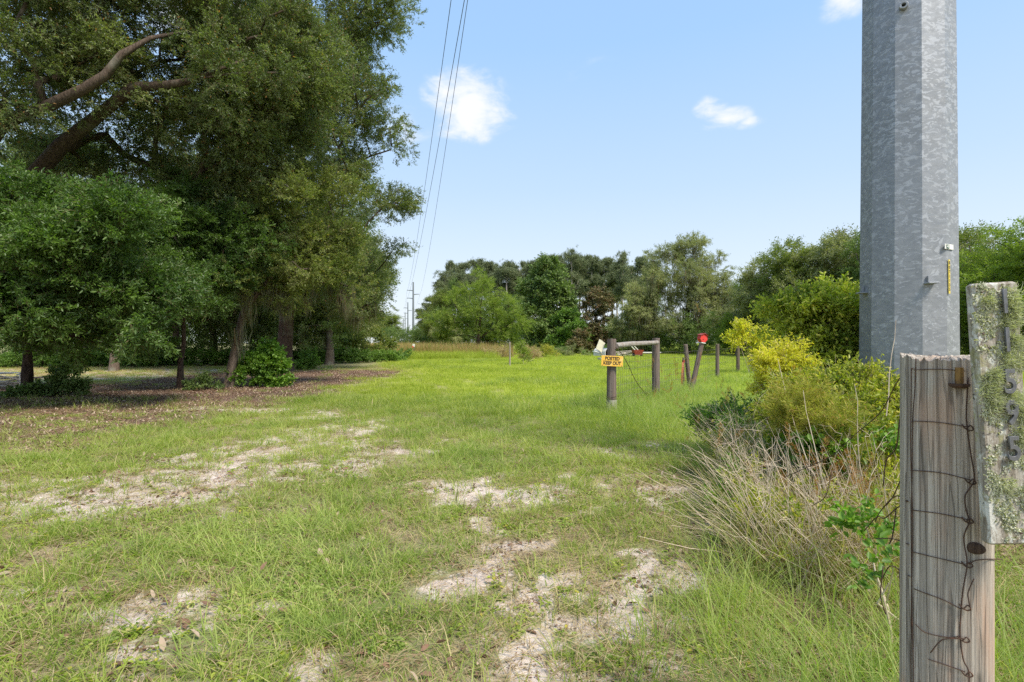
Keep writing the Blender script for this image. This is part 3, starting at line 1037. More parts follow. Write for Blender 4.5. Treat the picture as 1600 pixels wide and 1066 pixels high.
def crown_points(blobs, n_clu, n_twig, rng, clu_r=0.9, up=0.35, shell=0.55, sc=(0.8, 1.3), zmin=0.3):
    """blobs: (x,y,z,r or (rx,ry,rz), weight). Returns cluster centres and twig points / rotations / scales"""
    B = []
    for b in blobs:
        r = b[3] if isinstance(b[3], (tuple, list)) else (b[3],) * 3
        w = b[4] if len(b) > 4 else 1.0
        B.append((np.array(b[:3], float), np.array(r, float), w * (r[0] * r[1] * r[2]) ** (2 / 3)))
    pw = np.array([b[2] for b in B])
    pw = pw / pw.sum()
    which = rng.choice(len(B), n_clu, p=pw)
    C = np.array([b[0] for b in B])
    RR = np.array([b[1] for b in B])
    d = unit(rng.normal(size=(n_clu, 3)))
    rad = shell + (1.0 - shell) * rng.uniform(0, 1, n_clu) ** 0.7
    rad = np.where(rng.uniform(size=n_clu) < 0.25, rng.uniform(0.1, 0.8, n_clu), rad)
    ctr = C[which] + d * RR[which] * rad[:, None]
    ctr[:, 2] = np.maximum(ctr[:, 2], zmin)
    k = rng.integers(0, n_clu, n_twig)
    size = clu_r * rng.uniform(0.55, 1.35, n_clu)
    off = unit(rng.normal(size=(n_twig, 3))) * (rng.uniform(0, 1, n_twig) ** 0.6)[:, None] * size[k][:, None]
    off[:, 2] *= 0.62
    P = ctr[k] + off
    P[:, 2] = np.maximum(P[:, 2], zmin * 0.6)
    out = unit(P - C[which][k]) * 0.7 + unit(off + 1e-6) * 0.8
    D = out + np.array([0, 0, up]) + rng.normal(size=P.shape) * 0.4
    rot = dir_rot(D, rng, 0.6)
    scl = rng.uniform(sc[0], sc[1], n_twig)
    return ctr, P, rot, scl


def add_moss(parent, pts, rng, s=(0.7, 1.4)):
    n = len(pts)
    rot = np.stack([np.zeros(n), np.zeros(n), rng.uniform(0, 6.28, n)], -1)
    return scatter('spanish_moss', 'moss', M_MOSS, pts, rot, rng.uniform(s[0], s[1], n), parent, 3)


def tree(name, base, trunk, blobs, label, n_clu=60, n_twig=2500, fam='twig', mat=None, bark=None, base_r=0.3, clu_r=0.9,
         sc=(0.8, 1.3), seed=1, group=None, cat='tree', step=0.7, wander=0.16, moss=0, mossz=99, up=0.35, minr=0.006, tip=0.012, shell=0.55, zmin=0.3, flare=1.5, mosssc=(.7, 1.4), trunk_r=None):
    """trunk and blobs are in world coordinates; base is the foot of the trunk"""
    rng = np.random.default_rng(seed)
    b = np.array(base)
    e = empty(name, base, 0, label, cat, group)
    bl = [(x[0] - b[0], x[1] - b[1], x[2] - b[2], *x[3:]) for x in blobs]
    tk = [np.array(p) - b for p in trunk]
    tk[0] = tk[0] - np.array([0, 0, 0.12])
    ctr, P, rot, scl = crown_points(bl, n_clu, n_twig, rng, clu_r, up, shell, sc, zmin)
    S = skeleton(tk, ctr, rng, step, wander, tip, base_r, trunk_r=trunk_r)
    V, F = limb_mesh(*S, rng, minr, flare)
    obj('trunk', mesh_from('trunk', V, F, [bark or M_BARK], smooth=True), e)
    scatter('crown', fam, mat or M_OAK, P, rot, scl, e, seed)
    if moss:
        nodes = S[0]
        r = S[2]
        ok = np.where((r > 0.014) & (nodes[:, 2] > 1.6) & (nodes[:, 2] < mossz))[0]
        pick = rng.choice(ok, moss)
        add_moss(e, nodes[pick] - np.array([0, 0, 0.03]), rng, mosssc)
    return e


def far_variant(kind, seed):
    """unit-like tree meshes: (trunk mesh, crown point mesh) for trees far behind; 12 m tall"""
    rng = np.random.default_rng(seed)
    if kind == 'broad':
        H, Wd = 12.0, 5.2
        blobs = []
        for i in range(11):
            a = rng.uniform(0, 6.28)
            q = rng.uniform(0.2, 0.95)
            z = rng.uniform(2.6, H - 1.8)
            rr = Wd * 0.42 * (1 - 0.45 * abs(z - 6) / 6)
            blobs.append((math.cos(a) * q * Wd * 0.62, math.sin(a) * q * Wd * 0.62, z, rr, 1))
        blobs.append((0, 0, H - 2, 2.2, 1))
        ctr, P, rot, scl = crown_points(blobs, 85, 1500, rng, 1.15, 0.3, 0.6, (1.5, 2.6), 0.8)
        trunk = [(0, 0, -0.2), (0.1, 0, 1.2), (0.2, 0.1, 2.6), (0.1, 0.2, 4.5), (0, 0, 7)]
    elif kind == 'pine':
        H = 17.0
        blobs = []
        for i in range(9):
            z = H - 0.8 - i * 0.75
            a = rng.uniform(0, 6.28)
            q = rng.uniform(0.4, 2.0) * (0.4 + min(i, 4) * 0.2)
            blobs.append((math.cos(a) * q, math.sin(a) * q, z, (1.2, 1.2, 0.6), 1))
        ctr, P, rot, scl = crown_points(blobs, 36, 330, rng, 0.7, 0.5, 0.4, (0.8, 1.5), 3)
        trunk = [(0, 0, -0.2), (0.05, 0, 4), (0.1, 0.1, 8), (0.2, 0.1, 11), (0.15, 0.1, 14), (0.1, 0, 16.3)]
    S = skeleton([np.array(p, float) for p in trunk], ctr, rng, 0.9, 0.14, 0.03, 0.28 if kind == 'broad' else 0.20)
    V, F = limb_mesh(*S, rng, 0.025, 1.3, 6)
    tm = mesh_from('trunk', V, F, [M_BARK if kind == 'broad' else M_BARKP], smooth=True)
    fam = 'fartwig' if kind == 'broad' else 'pine'
    pm = point_mesh('crown', P, rot, scl, len(FAMILIES[fam]), rng)
    pm.materials.append(M_FARG if kind == 'broad' else M_PINE)
    return tm, pm, fam


FARV = {('broad', i): far_variant('broad', 100 + i) for i in range(4)}
FARV.update({('pine', i): far_variant('pine', 200 + i) for i in range(4)})


def far_tree(name, kind, v, x, y, h, w, mat, label, rz=0.0, group=None, bark=None):
    tm, pm, fam = FARV[(kind, v)]
    e = empty(name, (x, y, G(x, y) - 0.05), rz, label, 'tree', group)
    H0 = 12.0 if kind == 'broad' else 17.0
    W0 = 10.5 if kind == 'broad' else 6.0
    e.scale = (w / W0, w / W0, h / H0)
    t = obj('trunk', tm, e)
    if bark:
        t.material_slots[0].link = 'OBJECT'
        t.material_slots[0].material = bark
    scatter('crown', fam, mat, parent=e, me=pm)
    return e


# --- the big oaks at the left, their blobs given by where they stand in depth
def B(px, py, d, r, w=1.0):
    x, y, z = wp(px, py, d)
    return (x, y, z, r, w)


def T(*pp):
    return [wp(*p) for p in pp]


# 1 giant spreading oak, trunk just off the left edge, limbs reaching right
bx, by = -14.6, 12.2
tree('live_oak', (bx, by, G(bx, by)), [(bx, by, 0), (bx + .1, by, 1.5), (bx + .25, by, 3.2), (bx + .7, by, 4.6), (bx + 1.4, by + .1, 5.6), *T((6, 190, 12.2), (70, 168, 12), (130, 140, 12), (165, 118, 12), (190, 85, 12), (235, 60, 12.4), (285, 50, 12.8))],
     [B(40, 40, 12.5, 2.2), B(150, -20, 13, 2.4), B(240, 40, 13.5, 1.6, .8), B(300, -60, 14, 2.4), B(20, 150, 13, 1.3, .5), B(120, 95, 13.5, 1.1, .5), B(-60, 60, 12, 2.6), B(-120, 180, 12.5, 2.2), B(360, 30, 14.5, 1.8),
      B(210, 95, 13, 0.9, .6)],
     'giant live oak at the left edge whose bare heavy limbs reach in over the lawn', 95, 6000, 'twig', M_OAK, M_BARKM, 0.42, 0.8, (0.8, 1.2), 11, moss=0, trunk_r=[.42, .40, .36, .33, .27, .15, .13, .115, .10, .075, .05, .03])
# limb 2 belongs to a second oak behind it
bx, by = -15.1, 14.2
tree('live_oak', (bx, by, G(bx, by)), [(bx, by, 0), (bx + .1, by, 1.6), (bx + .6, by, 3.2), *T((40, 290, 14), (95, 228, 13.6), (150, 183, 13.2), (208, 137, 13), (255, 134, 13), (300, 126, 13), (350, 105, 13.2), (395, 90, 13.5))],
     [B(330, 110, 13.5, 1.3), B(380, 60, 14, 1.9), B(280, 180, 14.5, 1.2, .8), B(240, 230, 15, 1.3), B(330, 210, 14.5, 1.4, 1.0), B(180, 240, 15, 1.2, .8), B(430, 110, 15, 1.7), B(110, 250, 15.5, 1.2), B(300, 300, 15.5, 1.3),
      B(400, 200, 15, 1.6)],
     'second live oak from the left, its pale limb forking up to the right', 80, 5000, 'twig', M_OAK, M_BARKM, 0.36, 0.75, (0.75, 1.15), 12, moss=6, mossz=5,  trunk_r=[.36, .33, .30, .21, .175, .15, .13, .10, .08, .05, .03])
# 3 big dark-trunked oak
bx, by, _ = gp(445, 580)
tree('live_oak', (bx, by, G(bx, by)), [(bx, by, 0), (bx, by, 1.0), (bx + .05, by, 2.2), (bx + .1, by, 3.4), (bx + .3, by, 5.0), (bx + .6, by - .3, 7.5), (bx + .9, by - .3, 10.5), (bx + 1.1, by, 13)],
     [B(550, 80, 24, 2.0), B(570, 130, 24, 1.4), B(480, 40, 23, 3.6), B(540, 215, 25, 2.0), B(565, 260, 25, 1.2), B(525, 330, 26, 2.1), B(400, 120, 24, 3.6), B(450, 250, 23, 3.2), B(360, 230, 23, 2.6), B(500, 150, 23, 3.2), B(500, 400, 24, 2.0),
      B(555, 400, 28, 1.4), B(410, 360, 22.5, 2.4), B(490, -60, 24, 3.8), B(575, 15, 24, 1.9), B(600, 70, 24, .9), B(608, 40, 24, .8), B(470, 330, 22, 2.4), B(525, 440, 24, 1.5), B(560, 460, 27, 1.1),
      B(628, 270, 25, .45, 2), B(648, 296, 25, .40, 2), B(615, 318, 25, .6, 1.5), B(610, 392, 27, .45, 2), B(628, 396, 27, .35, 2), B(350, 330, 22, 2.0), B(600, 190, 25, .8), B(595, 215, 25, .8)],
     'tall dark-trunked live oak beside the mown lane, moss hanging under its broad crown', 210, 10500, 'twig', M_OAK, M_BARKD, 0.40, 1.0, (0.9, 1.5), 13, moss=75, mosssc=(.8, 1.7), tip=0.015, mossz=5.2)
# 4 bright green oak, nearest foliage at the left
bx, by, _ = gp(42, 618)
tree('water_oak', (bx, by, G(bx, by)), [(bx, by, 0), (bx + .02, by, 1.0), (bx + .06, by - .1, 2.0), (bx + .3, by - .4, 3.2), (bx + .5, by - .8, 4.4)],
     [B(50, 375, 11, 1.25), B(140, 365, 11.3, 1.0), B(190, 400, 10.8, 1.1), B(90, 420, 10.5, 1.4), B(170, 470, 10.5, 1.0), B(20, 470, 10.6, 1.1), B(20, 340, 12, .9), B(110, 500, 11, 1.0), B(215, 430, 11.2, .9), B(60, 515, 12.5, .8),
      B(240, 370, 12.5, .9), B(-60, 420, 11, 1.6), B(-80, 370, 11, 1.4), B(150, 520, 13, .6), B(10, 380, 10.6, 1.2), B(200, 510, 15, .8)],
     'bright green oak hanging low over the lawn at the left edge', 95, 5200, 'greentwig', M_OAKG, M_BARKD, 0.12, 0.55, (0.7, 1.15), 14, step=0.5)
# 5 small tree
bx, by, _ = gp(281, 609)
tree('young_oak', (bx, by, G(bx, by)), [(bx, by, 0), (bx + .02, by, .8), (bx + .12, by, 1.4), (bx + .1, by, 2.4), (bx, by, 3.5)],
     [B(280, 400, 14.5, 1.2), B(330, 370, 14.8, 1.1), B(250, 460, 14.3, .9), B(310, 440, 14.5, .9), B(370, 360, 15, 1.0), B(240, 380, 15, 1.0), B(300, 500, 15, .6, .7), B(360, 420, 15, .8), B(290, 330, 15.3, 1.2)],
     'slim young oak with a bent thin trunk, nearest to the brown leaf litter', 55, 2400, 'greentwig', M_OAKG, M_BARKD, 0.085, 0.5, (0.6, 1.0), 15, step=0.5)
# 6 leaning oak with light bark
bx, by, _ = gp(356, 607)
tree('leaning_oak', (bx, by, G(bx, by)), T((356, 605, 16), (362, 575, 16), (368, 545, 16), (374, 515, 16), (380, 490, 16), (392, 470, 15.9), (415, 445, 15.8), (440, 410, 15.6), (450, 370, 15.5)),
     [B(380, 400, 15.5, 1.3), B(440, 350, 15.5, 1.4), B(480, 390, 16, 1.1), B(350, 440, 15.5, .9), B(420, 300, 16, 1.4), B(500, 330, 16.5, 1.2), B(370, 330, 16.5, 1.3), B(460, 440, 16.5, .7), B(520, 420, 17.5, 0.9)],
     'leaning pale-barked oak with beards of grey moss, a leafy bush at its foot', 60, 2600, 'twig', M_OAKY, M_BARK, 0.14, 0.65, (0.7, 1.15), 16, moss=40, mosssc=(.7, 1.2), mossz=3.4)
# trunks standing behind them
spots = [(178, 25.0, .20, 'dark trunk behind the sunlit strip, left of the other background oaks'), (275, 30.5, .22, 'tall reddish trunk rising behind the slim young oak'),
         (333, 34.0, .25, 'dark oak trunk left of the leaning pale oak, deep in shade'), (235, 38.0, .2, 'shaded oak farthest back between the two left background trunks'),
         (515, 33.0, .25, 'dark oak right behind the tall moss-hung oak, vines at its foot'), (60, 29.0, .22, 'shaded oak in the back row nearest the left edge'), (130, 34.0, .24, 'shaded oak in the back row behind the bright green oak'),
         (405, 37.0, .24, 'shaded oak in the back row between leaning oak and dark-trunked oak')]
for i, (px, d, br, lb) in enumerate(spots):
    x = (px - 800) / 800 * d
    g = G(x, d)
    rr = random.Random(i)
    top = 10.5 + rr.random() * 2
    bl = [(x + rr.uniform(-2.5, 2.5), d + rr.uniform(-1.5, 2), rr.uniform(3.2, top), rr.uniform(1.4, 2.4)) for _ in range(9)]
    tree('background_oak', (x, d, g), [(x, d, g), (x + .05, d, 1.2), (x - .05, d, 2.6), (x + .1, d, 4.5), (x, d, 7)], bl, lb, 50, 1500, 'fartwig', M_OAK, M_BARKD if i % 2 else M_BARK, br, 1.0, (1.1, 1.9), 30 + i,
         group='oaks in the shaded back row', moss=14, mosssc=(1, 2))
# row along the left side of the power line lane
row = [(-13.0, 36, 11, 9, 0), (-14.8, 45, 12.5, 9, 1), (-18.0, 56, 13, 9, 2), (-22.8, 72, 14, 10, 3), (-29.5, 95, 15, 11, 0), (-39.5, 130, 16, 13, 1), (-55, 185, 17, 17, 2), (-58, 235, 15, 22, 1), (-23, 52, 14, 10, 3), (-30, 68, 15, 12, 1)]
lbl = ['nearest olive-green oak along the power line lane, just right of the moss-hung oak', 'second olive oak along the left side of the power line lane', 'third oak down the left side of the power line lane', 'fourth oak down the left side of the lane',
       'fifth tree down the left side of the lane, level with the first distant pole', 'sixth tree down the left side of the lane, small with distance', 'seventh tree on the left side of the lane, very small with distance', 'last distant low tree closing the left side of the lane', 'tall oak hidden behind the lane-side oaks', 'taller oak standing back behind the lane-side trees']
for i, (x, y, h, w, v) in enumerate(row):
    far_tree('lane_oak', 'broad', v, x - 0.004 * y, y, h, w, [M_OAKY, M_OAK, M_FARM, M_OAKY][i % 4], lbl[i], i * 1.3, 'trees along the left side of the power line lane')
# --- right of the lane: far to near
pines = [(660, 150, 10.5), (668, 128, 11.5), (680, 118, 12.5), (693, 98, 15.2), (712, 100, 15.0), (765, 102, 17.6), (790, 98, 16.2), (812, 104, 17.2), (832, 100, 17.6), (853, 98, 18.3), (872, 106, 19.6), (893, 96, 18.9),
         (905, 108, 20.2), (926, 98, 18.3), (944, 104, 18.8), (972, 96, 18.5), (998, 102, 18.6), (1022, 110, 19.0), (748, 110, 17.0), (958, 112, 19.2)]
pl = ['tiny far pine at the left end of the distant tree line', 'small far pine beside the power poles', 'dark pine right of the distant power poles', 'rounded pine high behind the light green tree, left side', 'pine behind the left shoulder of the light green tree',
      'broad-topped pine behind the light green tree', 'pine just right of the light green tree top', 'pine left of the vine-draped tree', 'pine right behind the vine-draped tree', 'tallest pine above the vine-draped tree', 'pine left of the pale bare twin trunks',
      'pine with tall pale bare trunk above the vine mound', 'second pale-trunked pine above the vine mound', 'slender pine above the rusty brown tree, left', 'slender pine above the rusty brown tree', 'thin pine with sky showing through, right of the rusty brown tree',
      'pine at the left shoulder of the moss-grey live oak', 'pine peeking over the moss-grey live oak', 'pine deep behind the light green tree', 'farther slender pine between rusty brown tree and moss-grey live oak']
rp_ = random.Random(6)
sides = ['left of', 'behind', 'right of']
for i in range(14):
    px_ = 700 + i * 24 + rp_.uniform(-6, 6)
    d_ = rp_.uniform(106, 126)
    h_ = (536 - rp_.uniform(398, 416)) / 800 * d_ + 1.4
    pines.append((px_, d_, h_))
    what = 'the light green oak' if px_ < 800 else 'the vine-draped tree' if px_ < 875 else 'the pale bare pine trunks' if px_ < 925 else 'the rusty magnolia' if px_ < 965 else 'the grey live oak'
    cx_ = {'the light green oak': 750, 'the vine-draped tree': 850, 'the pale bare pine trunks': 895, 'the rusty magnolia': 945, 'the grey live oak': 1000}[what]
    ordn = ['leftmost', 'next', 'middle', 'right-hand', 'farthest right'][sum(1 for q in pl if 'back-row' in q and what in q)]
    pl.append(f'{ordn} of the back-row pines rising beyond {what}')
for i, (px, d, h) in enumerate(pines):
    far_tree('pine_tree', 'pine', i % 4, (px - 800) / 800 * d, d, h, 5.2 + (i * 7 % 5) * 0.5, M_PINE, pl[i], i * 2.1, 'pines in the far tree line')
# dense wood between and behind the pines
midw = [(668, 165, 9, 12, 0), (682, 112, 9, 8, 1), (690, 92, 12.2, 9, 2), (700, 80, 7.0, 6, 3), (715, 88, 13.0, 9.5, 3), (760, 90, 12, 9, 0), (800, 86, 12, 9, 1), (838, 92, 13.0, 9, 2), (950, 92, 9.5, 9, 3), (985, 88, 10.5, 9, 0), (912, 96, 9.0, 9, 1), (880, 90, 8.5, 8, 2), (1010, 84, 13, 9, 1)]
ml = ['low distant tree at the far end of the lane', 'dark rounded tree beyond the brown grass, right of the poles', 'broad green tree behind and left of the light green tree', 'low bushy tree at the right edge of the lane', 'tall green tree right behind the light green tree, left half',
      'dark tree behind the middle of the light green tree', 'dark tree between the light green tree and the vine-draped tree', 'dark tree behind the vine-draped tree', 'dark low tree behind the rusty brown tree', 'dark tree right of the rusty brown tree', 'low shaded tree under the slender pines', 'low shaded tree behind the vine mound', 'dark green tree left of the moss-grey live oak']
for i, (px, d, h, w, v) in enumerate(midw):
    h = h * ((.52 if px > 860 and px < 1005 else .74) if px > 730 else .9)
    far_tree('woodland_tree', 'broad', v, (px - 800) / 800 * d, d, h, w, [M_FARG, M_FARG, M_OAKY, M_FARM][i % 4] if i not in (6, 5, 8, 10, 11) else M_FARG, ml[i], i * 0.9, 'broadleaf trees in the far tree line')
# light green small oak in the field
bx, by, _ = gp(745, 556)
by = 58.0
bx = (745 - 800) / 800 * by
tree('light_green_oak', (bx, by, G(bx, by)), [(bx, by, 0), (bx, by, .8), (bx + .2, by, 1.8), (bx + .3, by, 3), (bx + .4, by, 4.5)],
     [B(750, 455, 58, 1.9), B(710, 480, 57, 1.7), B(785, 475, 57, 1.7), B(690, 510, 58, 1.3), B(808, 500, 58, 1.5), B(750, 490, 56.5, 2.0), B(725, 512, 57, 1.4), B(775, 512, 57, 1.4), B(745, 440, 58.5, 1.0), B(815, 520, 58, .9), B(705, 530, 58.5, .9), B(792, 535, 58.5, .8)],
     'light green rounded oak standing alone at the far edge of the field', 75, 1600, 'fartwig', M_FARL, M_BARKD, 0.28, .95, (1.0, 1.7), 51, up=.2)
# vine draped dark tree
bx, by = (862 - 800) / 800 * 70, 70
tree('vine_draped_tree', (bx, by, G(bx, by)), [(bx, by, 0), (bx, by, 2), (bx, by, 5), (bx, by, 8)],
     [B(850, 440, 70, 2.2), B(868, 470, 69, 2.4), B(840, 490, 69, 2.2), B(878, 510, 69, 2.0), B(850, 525, 68.5, 2.0), B(832, 455, 71, 2.0), B(826, 530, 69, 1.6), B(895, 535, 69, 1.4), B(862, 420, 71, 1.4)],
     'dark tree draped with climbing vines right of the light green oak', 80, 1700, 'bigleaf', M_FARG, M_BARKD, 0.25, 1.0, (1.6, 2.4), 52, zmin=.2)
bx, by = (888 - 800) / 800 * 66, 66
tree('vine_mound', (bx, by, G(bx, by)), [(bx, by, 0), (bx, by, 1), (bx, by, 2.5), (bx, by, 3.5)],
     [B(888, 505, 66, 1.7), B(875, 525, 66, 1.5), B(900, 522, 66, 1.4), B(890, 540, 66, 1.4)],
     'rounded bright green mound of vines under the pale-trunked pines', 40, 800, 'bigleaf', M_FARV, M_BARKD, 0.12, .7, (1.2, 1.8), 53, cat='vine-covered bush', zmin=.2)
bx, by = (930 - 800) / 800 * 68, 68
tree('rusty_magnolia', (bx, by, G(bx, by)), [(bx, by, 0), (bx, by, 1.5), (bx, by, 3.5), (bx, by, 6)],
     [B(932, 475, 68, 1.6), B(925, 500, 68, 2.0), B(942, 515, 68, 1.7), B(918, 528, 68, 1.5), B(936, 538, 68, 1.5), B(930, 460, 68, .8)],
     'rusty brown magnolia standing between the vine mound and the moss-grey oak', 50, 1100, 'bigleaf', M_BROWN, M_BARKD, 0.18, .8, (1.1, 1.7), 54, zmin=.2)
bx, by = (905 - 800) / 800 * 61, 61
tree('brown_bush', (bx, by, G(bx, by)), [(bx, by, 0), (bx, by, .6), (bx, by, 1.4)],
     [B(905, 530, 61, 1.1), B(898, 540, 61, .8), B(915, 542, 61, .8)],
     'small brown-leaved bush at the foot of the rusty magnolia', 24, 420, 'bigleaf', M_BROWN, M_BARKD, 0.07, .5, (.8, 1.2), 55, cat='bush', zmin=.2)
# moss-grey live oak
bx, by = (1074 - 800) / 800 * 62, 62
tree('grey_live_oak', (bx, by, G(bx, by)), [(bx, by, 0), (bx, by, 1.5), (bx - .1, by, 3.2), (bx, by, 5), (bx + .3, by, 7.5), (bx + .3, by, 10)],
     [B(1040, 410, 62, 2.0), B(1095, 405, 62, 2.4), B(1060, 400, 63, 1.8), B(1120, 420, 62, 1.7), B(1020, 440, 61, 2.2), B(1070, 445, 60, 2.8), B(1120, 460, 61, 2.2), B(1000, 475, 61, 2.0), B(1040, 485, 60, 2.2), B(1095, 490, 60, 1.8), B(985, 505, 61.5, 1.7),
      B(1015, 515, 61, 1.5), B(1130, 495, 62, 1.6), B(1035, 392, 62, .9), B(1085, 385, 62, 1.0), B(1115, 392, 62, .8), B(965, 520, 62, 1.3), B(1050, 515, 60.5, .9, .7), B(1000, 535, 63, 1.4)],
     'large grey-green live oak with moss-draped boughs behind the fence', 150, 4600, 'fartwig', M_FARM, M_BARKD, 0.42, 1.0, (1.0, 1.8), 56, moss=150, mosssc=(1.6, 3.4), up=0.0)
# wood right of it
rt = [(1150, 66, 9.0, 8, 2, M_FARG, 'dark low tree in the gap right of the grey live oak'), (1175, 54, 8.2, 8, 3, M_FARM, 'grey-green tree right of the gap in the tree line'), (1205, 50, 9.6, 8.5, 0, M_FARM, 'olive tree rising behind the yellow-green fence shrub'),
      (1240, 47, 10.3, 9, 1, M_OAKY, 'broad olive-green tree left of the steel pole'), (1285, 45, 10.6, 9, 2, M_FARM, 'dense tree just left of the steel pole'), (1325, 47, 11.0, 9, 3, M_BROWN, 'brownish-topped tree behind the left edge of the steel pole'), (1150, 52, 4.4, 5, 0, M_FARL, 'low light green tree behind the far fence posts'),
      (1380, 40, 10, 9, 1, M_FARG, 'tree hidden mostly behind the steel pole'), (1450, 38, 9.5, 8, 2, M_FARM, 'tree behind the right half of the steel pole'), (1525, 30, 7.6, 7, 3, M_OAKY, 'tree between the steel pole and the number board'), (1590, 27, 7.4, 7, 0, M_FARL, 'pale green tree at the right edge behind the number board'),
      (1660, 24, 7.0, 8, 1, M_FARL, 'bright green tree beyond the right edge'), (1560, 34, 8.0, 8, 2, M_FARG, 'dark tree farther back at the right edge'), (1750, 30, 9.0, 9, 3, M_FARG, 'tall dark tree far out at the right')]
for i, (px, d, h, w, v, m, lb) in enumerate(rt):
    far_tree('hedgerow_tree', 'broad', v, (px - 800) / 800 * d, d, h, w, m, lb, 1.0 + i * 1.7, 'trees behind the fence on the right')


# ------------------------------------------------------------------ leaf masses nobody could count
def mass(name, label, pts_fn, n, fam, mat, sc, seed, hgt):
    rng = np.random.default_rng(seed)
    x, y = pts_fn(rng, n)
    top = hgt(x, y, rng)
    z = gz(x, y) + top * rng.uniform(0.02, 1, n) ** 0.8
    P = np.stack([x, y, z], -1)
    rot = dir_rot(np.stack([rng.normal(size=n), rng.normal(size=n) - 0.4, rng.uniform(0, 1.2, n)], -1), rng, .6)
    o = scatter(name, fam, mat, P, rot, rng.uniform(sc[0], sc[1], n), None, seed)
    tag(o, label)
    return o


def far_left(rng, n):
    y = rng.uniform(31, 64, n)
    x = -0.235 * y - 3.0 - rng.uniform(0, 1, n) * (y * 1.15)
    return x, y


mass('woodland_understorey', 'dark understorey of the oak wood behind the left trees', far_left, 9500, 'fartwig', M_FARG, (1.2, 2.3), 61, lambda x, y, r: 2.0 + 7.5 * fbm(x, y, .16, 3, 3))


def far_back(rng, n):
    x = rng.uniform(-30, 150, n)
    y = 112 + rng.uniform(0, 1, n) * 10 - 0.25 * np.maximum(x - 10, 0)
    return x, y


mass('far_wood', 'dark wood behind the pines along the far side of the field', far_back, 6500, 'fartwig', M_FARG, (2.2, 3.8), 62, lambda x, y, r: 2.8 + 3.6 * fbm(x, y, .1, 4, 3))


def right_back(rng, n):
    t = rng.uniform(0, 1, n)
    y = 66 - 38 * t + rng.uniform(0, 6, n)
    x = 15 + 26 * t + rng.uniform(-3, 6, n)
    return x, y


mass('hedgerow_thicket', 'shaded thicket under the trees behind the right fence', right_back, 4200, 'fartwig', M_FARG, (1.3, 2.2), 63, lambda x, y, r: 2.4 + 3 * fbm(x, y, .2, 4, 3))


def edge_band(rng, n):
    t = rng.uniform(0, 1, n)
    x = -36 + t * 28
    y = 28.5 + rng.uniform(0, 3.0, n) + 0.0 * t + 9 * np.clip((t - .55) / .45, 0, 1)
    return x, y


mass('vine_ground_cover', 'low bright vines along the foot of the left wood', edge_band, 3400, 'bigleaf', M_FARV, (.5, .9), 64, lambda x, y, r: 0.25 + 1.0 * fbm(x, y, .5, 4, 3))


# ------------------------------------------------------------------ grass and small ground plants
def wedge(rng, n, d0, d1, k=1.06, m=1.2, p=1.0):
    y = (rng.uniform(0, 1, n) * (d1 ** (p + 1) - d0 ** (p + 1)) + d0 ** (p + 1)) ** (1 / (p + 1))
    x = rng.uniform(-1, 1, n) * (k * y + m)
    return x, y


def ground_scatter(name, label, fam, mat, x, y, sc, seed, tilt=0.1):
    rng = np.random.default_rng(seed)
    n = len(x)
    P = np.stack([x, y, gz(x, y)], -1)
    rot = np.stack([rng.normal(size=n) * tilt, rng.normal(size=n) * tilt, rng.uniform(0, 6.28, n)], -1)
    o = scatter(name, fam, mat, P, rot, sc if isinstance(sc, np.ndarray) else rng.uniform(sc[0], sc[1], n), None, seed)
    tag(o, label)
    return o


def clear(x, y):
    """keep plants out of the solid things that stand on the ground"""
    return (np.hypot(x - 1.13, y - 1.36) > 0.13) & (np.hypot(x - 3.74, y - 4.85) > 0.45)


rng = np.random.default_rng(77)
x, y = wedge(rng, 28500, 1.7, 13, p=0.55)
s, l, lu, f = ground_fields(x, y)
cl = fbm(x, y, 2.6, 91, 3)
keep = clear(x, y) & (rng.uniform(size=len(x)) < (1 - 0.85 * sstep(s, .25, .7)) * (1 - 0.90 * l) * (0.26 + 0.72 * sstep(cl, 0.36, 0.60)) * (1 - .6 * lu))
ground_scatter('lawn_grass', 'short patchy yellow-green grass over the sandy lawn', 'lawn', M_GRASS, x[keep], y[keep], rng.uniform(.6, 1.3, keep.sum()) * (1 + .04 * y[keep]), 1)
x, y = wedge(rng, 26000, 1.7, 14, p=0.6)
s, l, lu, f = ground_fields(x, y)
cl = fbm(x, y, 1.7, 191, 3)
keep = clear(x, y) & (rng.uniform(size=len(x)) < (1 - sstep(s, .15, .4)) * (1 - l) * np.clip(lu * 1.1 + 0.26 * sstep(cl, 0.52, 0.66) + .25 * f, 0, 1))
ground_scatter('lush_grass', 'longer green grass in a diagonal band across the lawn', 'lush', M_GREENG, x[keep], y[keep], rng.uniform(.5, 1.15, keep.sum()), 2)
x, y = wedge(rng, 14500, 1.6, 12, p=0.4)
s, l, lu, f = ground_fields(x, y)
keep = clear(x, y) & (rng.uniform(size=len(x)) < (1 - .45 * sstep(s, .2, .6)) * (1 - lu * .6) * (1 - .6 * f))
ground_scatter('dry_thatch', 'dead tan grass blades lying flat between the living grass', 'thatch', M_DRY, x[keep], y[keep], (.7, 1.4), 3)
x, y = wedge(rng, 6500, 1.6, 10, p=0.4)
s, l, lu, f = ground_fields(x, y)
cl = fbm(x, y, 1.4, 291, 3)
keep = clear(x, y) & (rng.uniform(size=len(x)) < (1 - .55 * sstep(s, .3, .8)) * (1 - .7 * l) * sstep(cl + .12 * sstep(x, -1, 1), 0.42, 0.62) * (1 - .6 * lu))
ground_scatter('broadleaf_weeds', 'small broad-leaved weeds spreading over the sandy lawn', 'rosette', M_WEED, x[keep], y[keep], (.35, .75), 4)
x, y = wedge(rng, 12000, 1.6, 10, p=0.4)
s, l, lu, f = ground_fields(x, y)
cl = fbm(x, y, 1.9, 391, 3)
